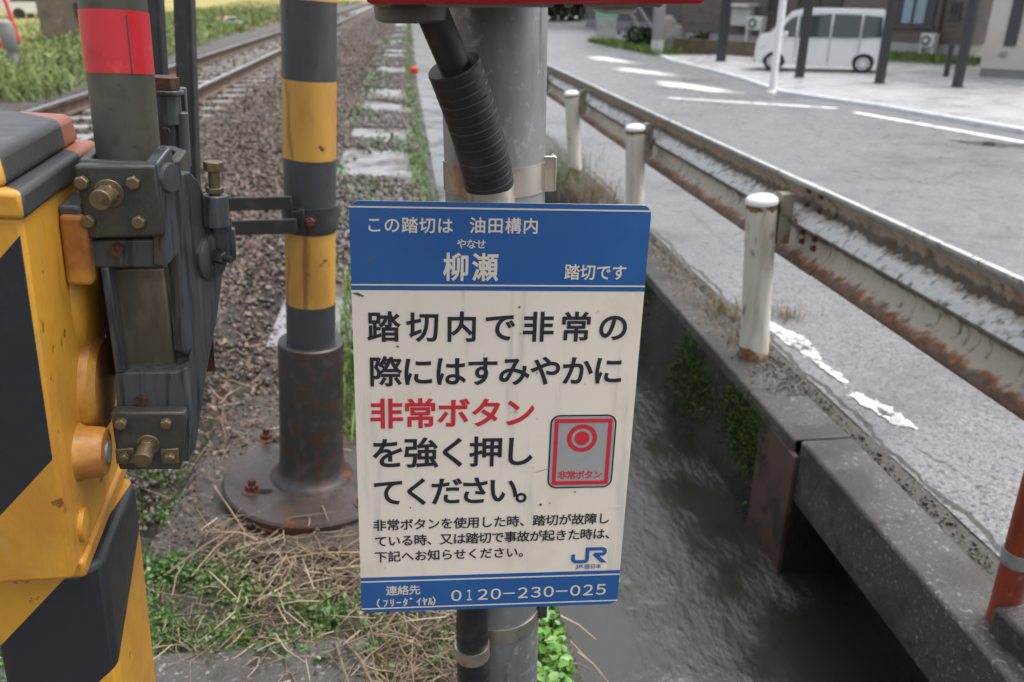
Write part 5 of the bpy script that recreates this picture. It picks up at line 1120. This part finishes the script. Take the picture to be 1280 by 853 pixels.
tag(stones('fallen_leaves', np.stack([x, y, np.full(len(x), .03)], 1), U(len(x), .02, .05) * (1 + .03 * y), M['litter']), 'brown gravel and leaf litter washed over the path', 'litter', kind='stuff')
n = 9000; t_ = rng.uniform(0, 1, n); y = 2.6 * (26 / 2.6) ** t_; x = U(n, -2.3, -.62)
z = np.array([interp(a, BED) for a in x]) * np.clip((y - 2.2) / 1.2, 0, 1) + .03
M['deadleaf'] = mat('dead_leaves', (.09, .05, .03), .45, island=[(.14, .08, .05), (.06, .035, .022), (.19, .125, .085), (.10, .05, .028), (.04, .028, .02)])
tag(leaves('dead_leaves', np.stack([x, y, z], 1), U(n, .012, .034) * (1 + .03 * y), M['deadleaf'], .5), 'wet brown dead leaves lying over the ballast', 'leaves', kind='stuff')
n = 2600; x = U(n, -1.15, .0); y = U(n, 2.1, 3.9); k = ~((x > -.70) & (x < -.0) & (y < 2.78)); x, y = x[k], y[k]
inf_ = (x > -.83) & (x < .03) & (y > 2.08) & (y < 3.12)
tag(leaves('leaf_litter', np.stack([x, y, np.where(inf_, .034, .022) + np.abs(rng.normal(0, .006, len(x)))], 1), U(len(x), .006, .022), M['deadleaf'], .35), 'wet brown leaf litter around the pole footing', 'leaves', kind='stuff')
n = 1500; x = U(n, -.84, -.0); y = U(n, 2.08, 3.1); k = ((x + .46) ** 2 + (y - 2.44) ** 2) > .09; x, y = x[k], y[k]
tag(stones('fine_gravel', np.stack([x, y, np.full(len(x), .027)], 1), U(len(x), .004, .012), M['litter']), 'fine wet gravel scattered on the pole footing', 'gravel', kind='stuff')
# ground cover in the foreground
def patch(n, px0, px1, py0, py1, jitter=.02, z=.03):
    out = []
    for _ in range(n):
        q = gz(random.uniform(px0, px1), random.uniform(py0, py1), z); out.append((q.x, q.y, z))
    return np.array(out) + rng.normal(0, jitter, (n, 3)) * np.array([1, 1, .35])
W_ = np.concatenate([patch(5200, 180, 350, 680, 825), patch(2400, 165, 250, 580, 720), patch(1900, 330, 470, 750, 830), patch(1100, 400, 560, 690, 850), patch(1300, 0, 45, 735, 860), patch(500, 230, 420, 500, 640, .05), patch(700, 540, 700, 690, 850)])
W_ = W_[~((W_[:, 0] > -.82) & (W_[:, 0] < .03) & (W_[:, 1] > 2.06) & (W_[:, 1] < 3.1))]
cl_ = np.sin(W_[:, 0] * 31 + 1.3 * np.sin(W_[:, 1] * 17)) + np.sin(W_[:, 1] * 27 + W_[:, 0] * 11) + .8 * np.sin(W_[:, 0] * 63 - W_[:, 1] * 47)
W_ = W_[cl_ + rng.normal(0, .7, len(W_)) > .05]
W_[:, 2] = np.abs(rng.normal(.024, .018, len(W_)))
tag(leaves('ground_cover', W_, U(len(W_), .006, .017), M['leaf'], .75), 'low green weeds covering the ground in front of the flange', 'weeds', kind='stuff')
W2_ = W_[rng.uniform(0, 1, len(W_)) < .5]
tag(blades('weed_stems', W2_ * np.array([1, 1, 0]), U(len(W2_), .02, .06), U(len(W2_), .002, .004), M['grass'], .8), 'thin green weed stems in front of the flange', 'weeds', kind='stuff')
S1 = np.concatenate([patch(520, 300, 560, 676, 745, .025, .03), patch(200, 330, 470, 720, 850, .03, .03), patch(160, 255, 310, 660, 705, .025, .03), patch(330, 450, 590, 750, 860, .03, .04), patch(130, 190, 350, 740, 820, .03, .05), patch(240, 200, 480, 430, 600, .08, .02)])
S1[:, 2] = np.abs(rng.normal(.03, .022, len(S1))); n = len(S1)
tag(sticks('straw', S1, U(n, .03, .16) * rng.choice([.5, 1., 1.5], n), U(n, .0006, .0026), M['straw'], .20), 'dead brown straw and stalks lying below the flange', 'straw', kind='stuff')
mb = MB()
for (x0, y0, x1, y1, r_) in ((208, 718, 305, 655, .0042), (305, 655, 325, 640, .003), (268, 608, 308, 668, .0026), (240, 720, 300, 660, .0024), (262, 715, 300, 752, .0024), (430, 800, 470, 866, .004), (420, 803, 440, 866, .003), (215, 745, 232, 702, .002), (400, 628, 410, 650, .002), (470, 770, 566, 730, .003), (345, 700, 470, 690, .0026), (320, 660, 420, 640, .0022)):
    a, b = gz(x0, y0, .045), gz(x1, y1, .075); m_ = a.lerp(b, .5) + Vector((random.uniform(-.006, .006), 0, .012)); mb.tube([a, m_, b], [r_, r_ * .9, r_ * .5], 7)
tag(mb.build('dry_stalk', M['straw']), 'longer pale dead stalks lying across the straw', 'straw', kind='stuff')
# leafy plant beside the steel post and twigs over the canal edge
n = 1100; P_ = np.stack([U(n, .16, .31), U(n, 1.28, 1.80), np.zeros(n)], 1); P_[:, 2] = .03 + rng.uniform(0, .13, n) * (1 - np.abs(P_[:, 0] - .23) / .12)
t = empty('leafy_plant', (.23, 1.5, 0), (0, 0, 0), 'bright green leafy plant at the foot of the galvanised post by the canal', 'plant')
leaves('leaves', P_ - np.array([.23, 1.5, 0]), U(n, .016, .034), M['leafb'], .5, t)
mb = MB()
for k in range(40): a, b = random.uniform(-.06, .07), random.uniform(-.22, .28); mb.tube([(a, b, -.02), (a + random.uniform(-.02, .02), b, random.uniform(.04, .12))], [.0022, .001], 5)
mb.build('stems', M['grass'], t)
mb = MB()
for (x0, y0, x1, y1) in ((672, 768, 752, 842), (690, 800, 730, 850), (700, 770, 745, 800), (705, 830, 740, 838), (722, 815, 760, 853)):
    a, b = gz(x0, y0, .05), gz(x1, y1, -.02); mb.tube([a, a.lerp(b, .5) + Vector((0, 0, .01)), b], [.003, .0025, .0015], 6)
tag(mb.build('dead_twig', M['straw']), 'thin dead twigs leaning over the canal edge beside the leafy plant', 'twigs', kind='stuff')
# weeds on the right coping and moss on the wall
def tuft(name, px, py, n, s, hgt, m, lb, cat='weed'):
    q = gz(px, py, 0); P_ = np.stack([rng.normal(0, s, n), rng.normal(0, s * 1.3, n), np.zeros(n)], 1)
    o = blades(name, P_, U(n, .3, 1) * hgt, U(n, .002, .005), m, .7); o.location = (q.x, q.y, zr(q.y) + .005); return tag(o, lb, cat, kind='stuff' if n > 240 else None)
tuft('dry_weed', 905, 385, 130, .045, .13, M['dgrass'], 'dry brown weed tuft left of the nearest guardrail post')
tuft('dry_weed', 985, 388, 110, .04, .10, M['dgrass'], 'dry brown weed tuft right of the nearest guardrail post')
tuft('green_weed', 940, 380, 60, .05, .08, M['grass'], 'green weed behind the foot of the nearest guardrail post')
tuft('dry_weed', 735, 235, 420, .14, .30, M['dgrass'], 'tall dry weeds between the steel post and second guardrail post')
tuft('green_weed', 705, 215, 260, .10, .28, M['grass'], 'green weeds on the canal wall beside the steel post')
tuft('dry_weed', 700, 190, 320, .2, .30, M['dgrass'], 'dry weeds at the foot of the far guardrail posts')
tuft('green_weed', 780, 262, 120, .08, .12, M['grass'], 'small green weeds at the foot of the second guardrail post')
n = 9000; y = 2.75 + np.abs(rng.normal(0, 1.2, n)); z = -.05 - np.abs(rng.normal(0, .24, n)); k = (np.sin(y * 7) + np.sin(y * 3.1 + z * 9) + rng.normal(0, .5, n)) > .4; y, z = y[k], z[k]
P_ = np.stack([np.full(len(y), WX - .008), y, z], 1)
o = leaves('wall_moss', P_, U(len(y), .008, .022), M['moss'], 1.3); tag(o, 'green moss clinging to the dark canal wall', 'moss', kind='stuff')
n = 700; y = U(n, .9, 5.5); P_ = np.stack([1.60 + rng.normal(0, .018, n), y, np.array([zr(a) for a in y]) - .004], 1); k = np.sin(y * 5) > .1
tag(leaves('gutter_moss', P_[k], U(int(k.sum()), .008, .02), M['moss'], .8), 'moss in the gutter between coping and asphalt', 'moss', kind='stuff')
n = 1800; y = U(n, .8, 7); P_ = np.stack([1.615 + rng.normal(0, .03, n), y, np.array([zr(a) for a in y]) - .004], 1)
tag(stones('grit', P_, U(n, .004, .014), M['litter']), 'loose grit in the gutter along the asphalt edge', 'grit', kind='stuff')
n = 2600; y = 2.9 + np.abs(rng.normal(0, 2.4, n)); x = np.minimum(1.60, 1.55 + rng.normal(0, .06, n)); k = (x > 1.40) & (np.sin(y * 2.6) + rng.normal(0, .5, n) > .0); x, y = x[k], y[k]
tag(stones('coping_grit', np.stack([x, y, np.array([zr(a) for a in y]) + .012], 1), U(len(x), .003, .012), M['litter']), 'brown grit washed onto the coping around the guardrail posts', 'grit', kind='stuff')
n = 900; y = 3.3 + np.abs(rng.normal(0, 1.9, n)); x = np.clip(1.53 + rng.normal(0, .05, n), 1.40, 1.62)
tag(blades('coping_weeds', np.stack([x, y, np.array([zr(a) for a in y]) + .01], 1), U(n, .015, .07), U(n, .002, .004), M['dgrass'], .9), 'short dry weeds along the coping around the posts', 'weeds', kind='stuff')
# red pipe with grey band, concrete kerb block beside it
a, b = gz(1236, 772, .02), gx(1283, 565, gz(1236, 772, .02).x + .02)
rp = empty('red_pipe', a, (0, 0, 0), 'red oxide painted pipe with a grey band at the right edge', 'pipe')
dv = Vector((b.x - a.x, b.y - a.y, 0)); tdir = Vector((.0, .0, 1))
a2 = gy(1274, 692, a.y - .0) - a; b2 = gy(1310, 560, a.y) - a; ax_ = (b2 - a2).normalized(); p0_ = a2 - ax_ * (a2.z / ax_.z)
mb = MB(); mb.tube([p0_ - ax_ * .1, p0_ + ax_ * .3, p0_ + ax_ * 1.2], .036, 28); mb.build('pipe', M['redpipe'], rp)
mb = MB(); q = a2 - ax_ * .008; mb.tube([q - ax_ * .019, q + ax_ * .019], .0395, 28); mb.tube([q - ax_ * .022, q - ax_ * .019], .038, 28); mb.build('band', M['grey'], rp)
q0 = gz(1252, 770, .05); kb_ = empty('kerb_block', (q0.x + .055, q0.y - .11, 0), (0, 0, .1), 'rough pale concrete block at the foot of the red pipe', 'concrete block')
mb = MB(); mb.box((-.075, -.32, -.05), (.2, .12, .085)); mb.build('block', M['conc'], kb_, bevel=.012)
# red marker and floating leaf
q = gz(518, 97, .02); t = empty('canal_marker', (q.x, q.y, .0), (0, 0, 0), 'small red capped stake at the far canal edge', 'marker')
mb = MB(); mb.tube([(0, 0, -.1), (0, 0, .12)], .03, 8); mb.build('stake', M['offw'], t); mb = MB(); mb.lathe([(.07, .10), (.085, .13), (.07, .2), (.0, .22)], n=12); mb.build('cap', M['redcap'], t)
q = gz(990, 683, -.586); mb = MB(); mb.add([(-.03, 0, 0), (-.01, .008, .003), (.02, .006, .002), (.034, -.002, 0), (.01, -.009, .001), (-.015, -.007, .002)], [(0, 1, 2, 3, 4, 5)]); o = mb.build('floating_leaf', M['straw']); o.location = q; o.rotation_euler = (0, 0, .2); tag(o, 'pale leaf floating on the dark canal water', 'leaf')
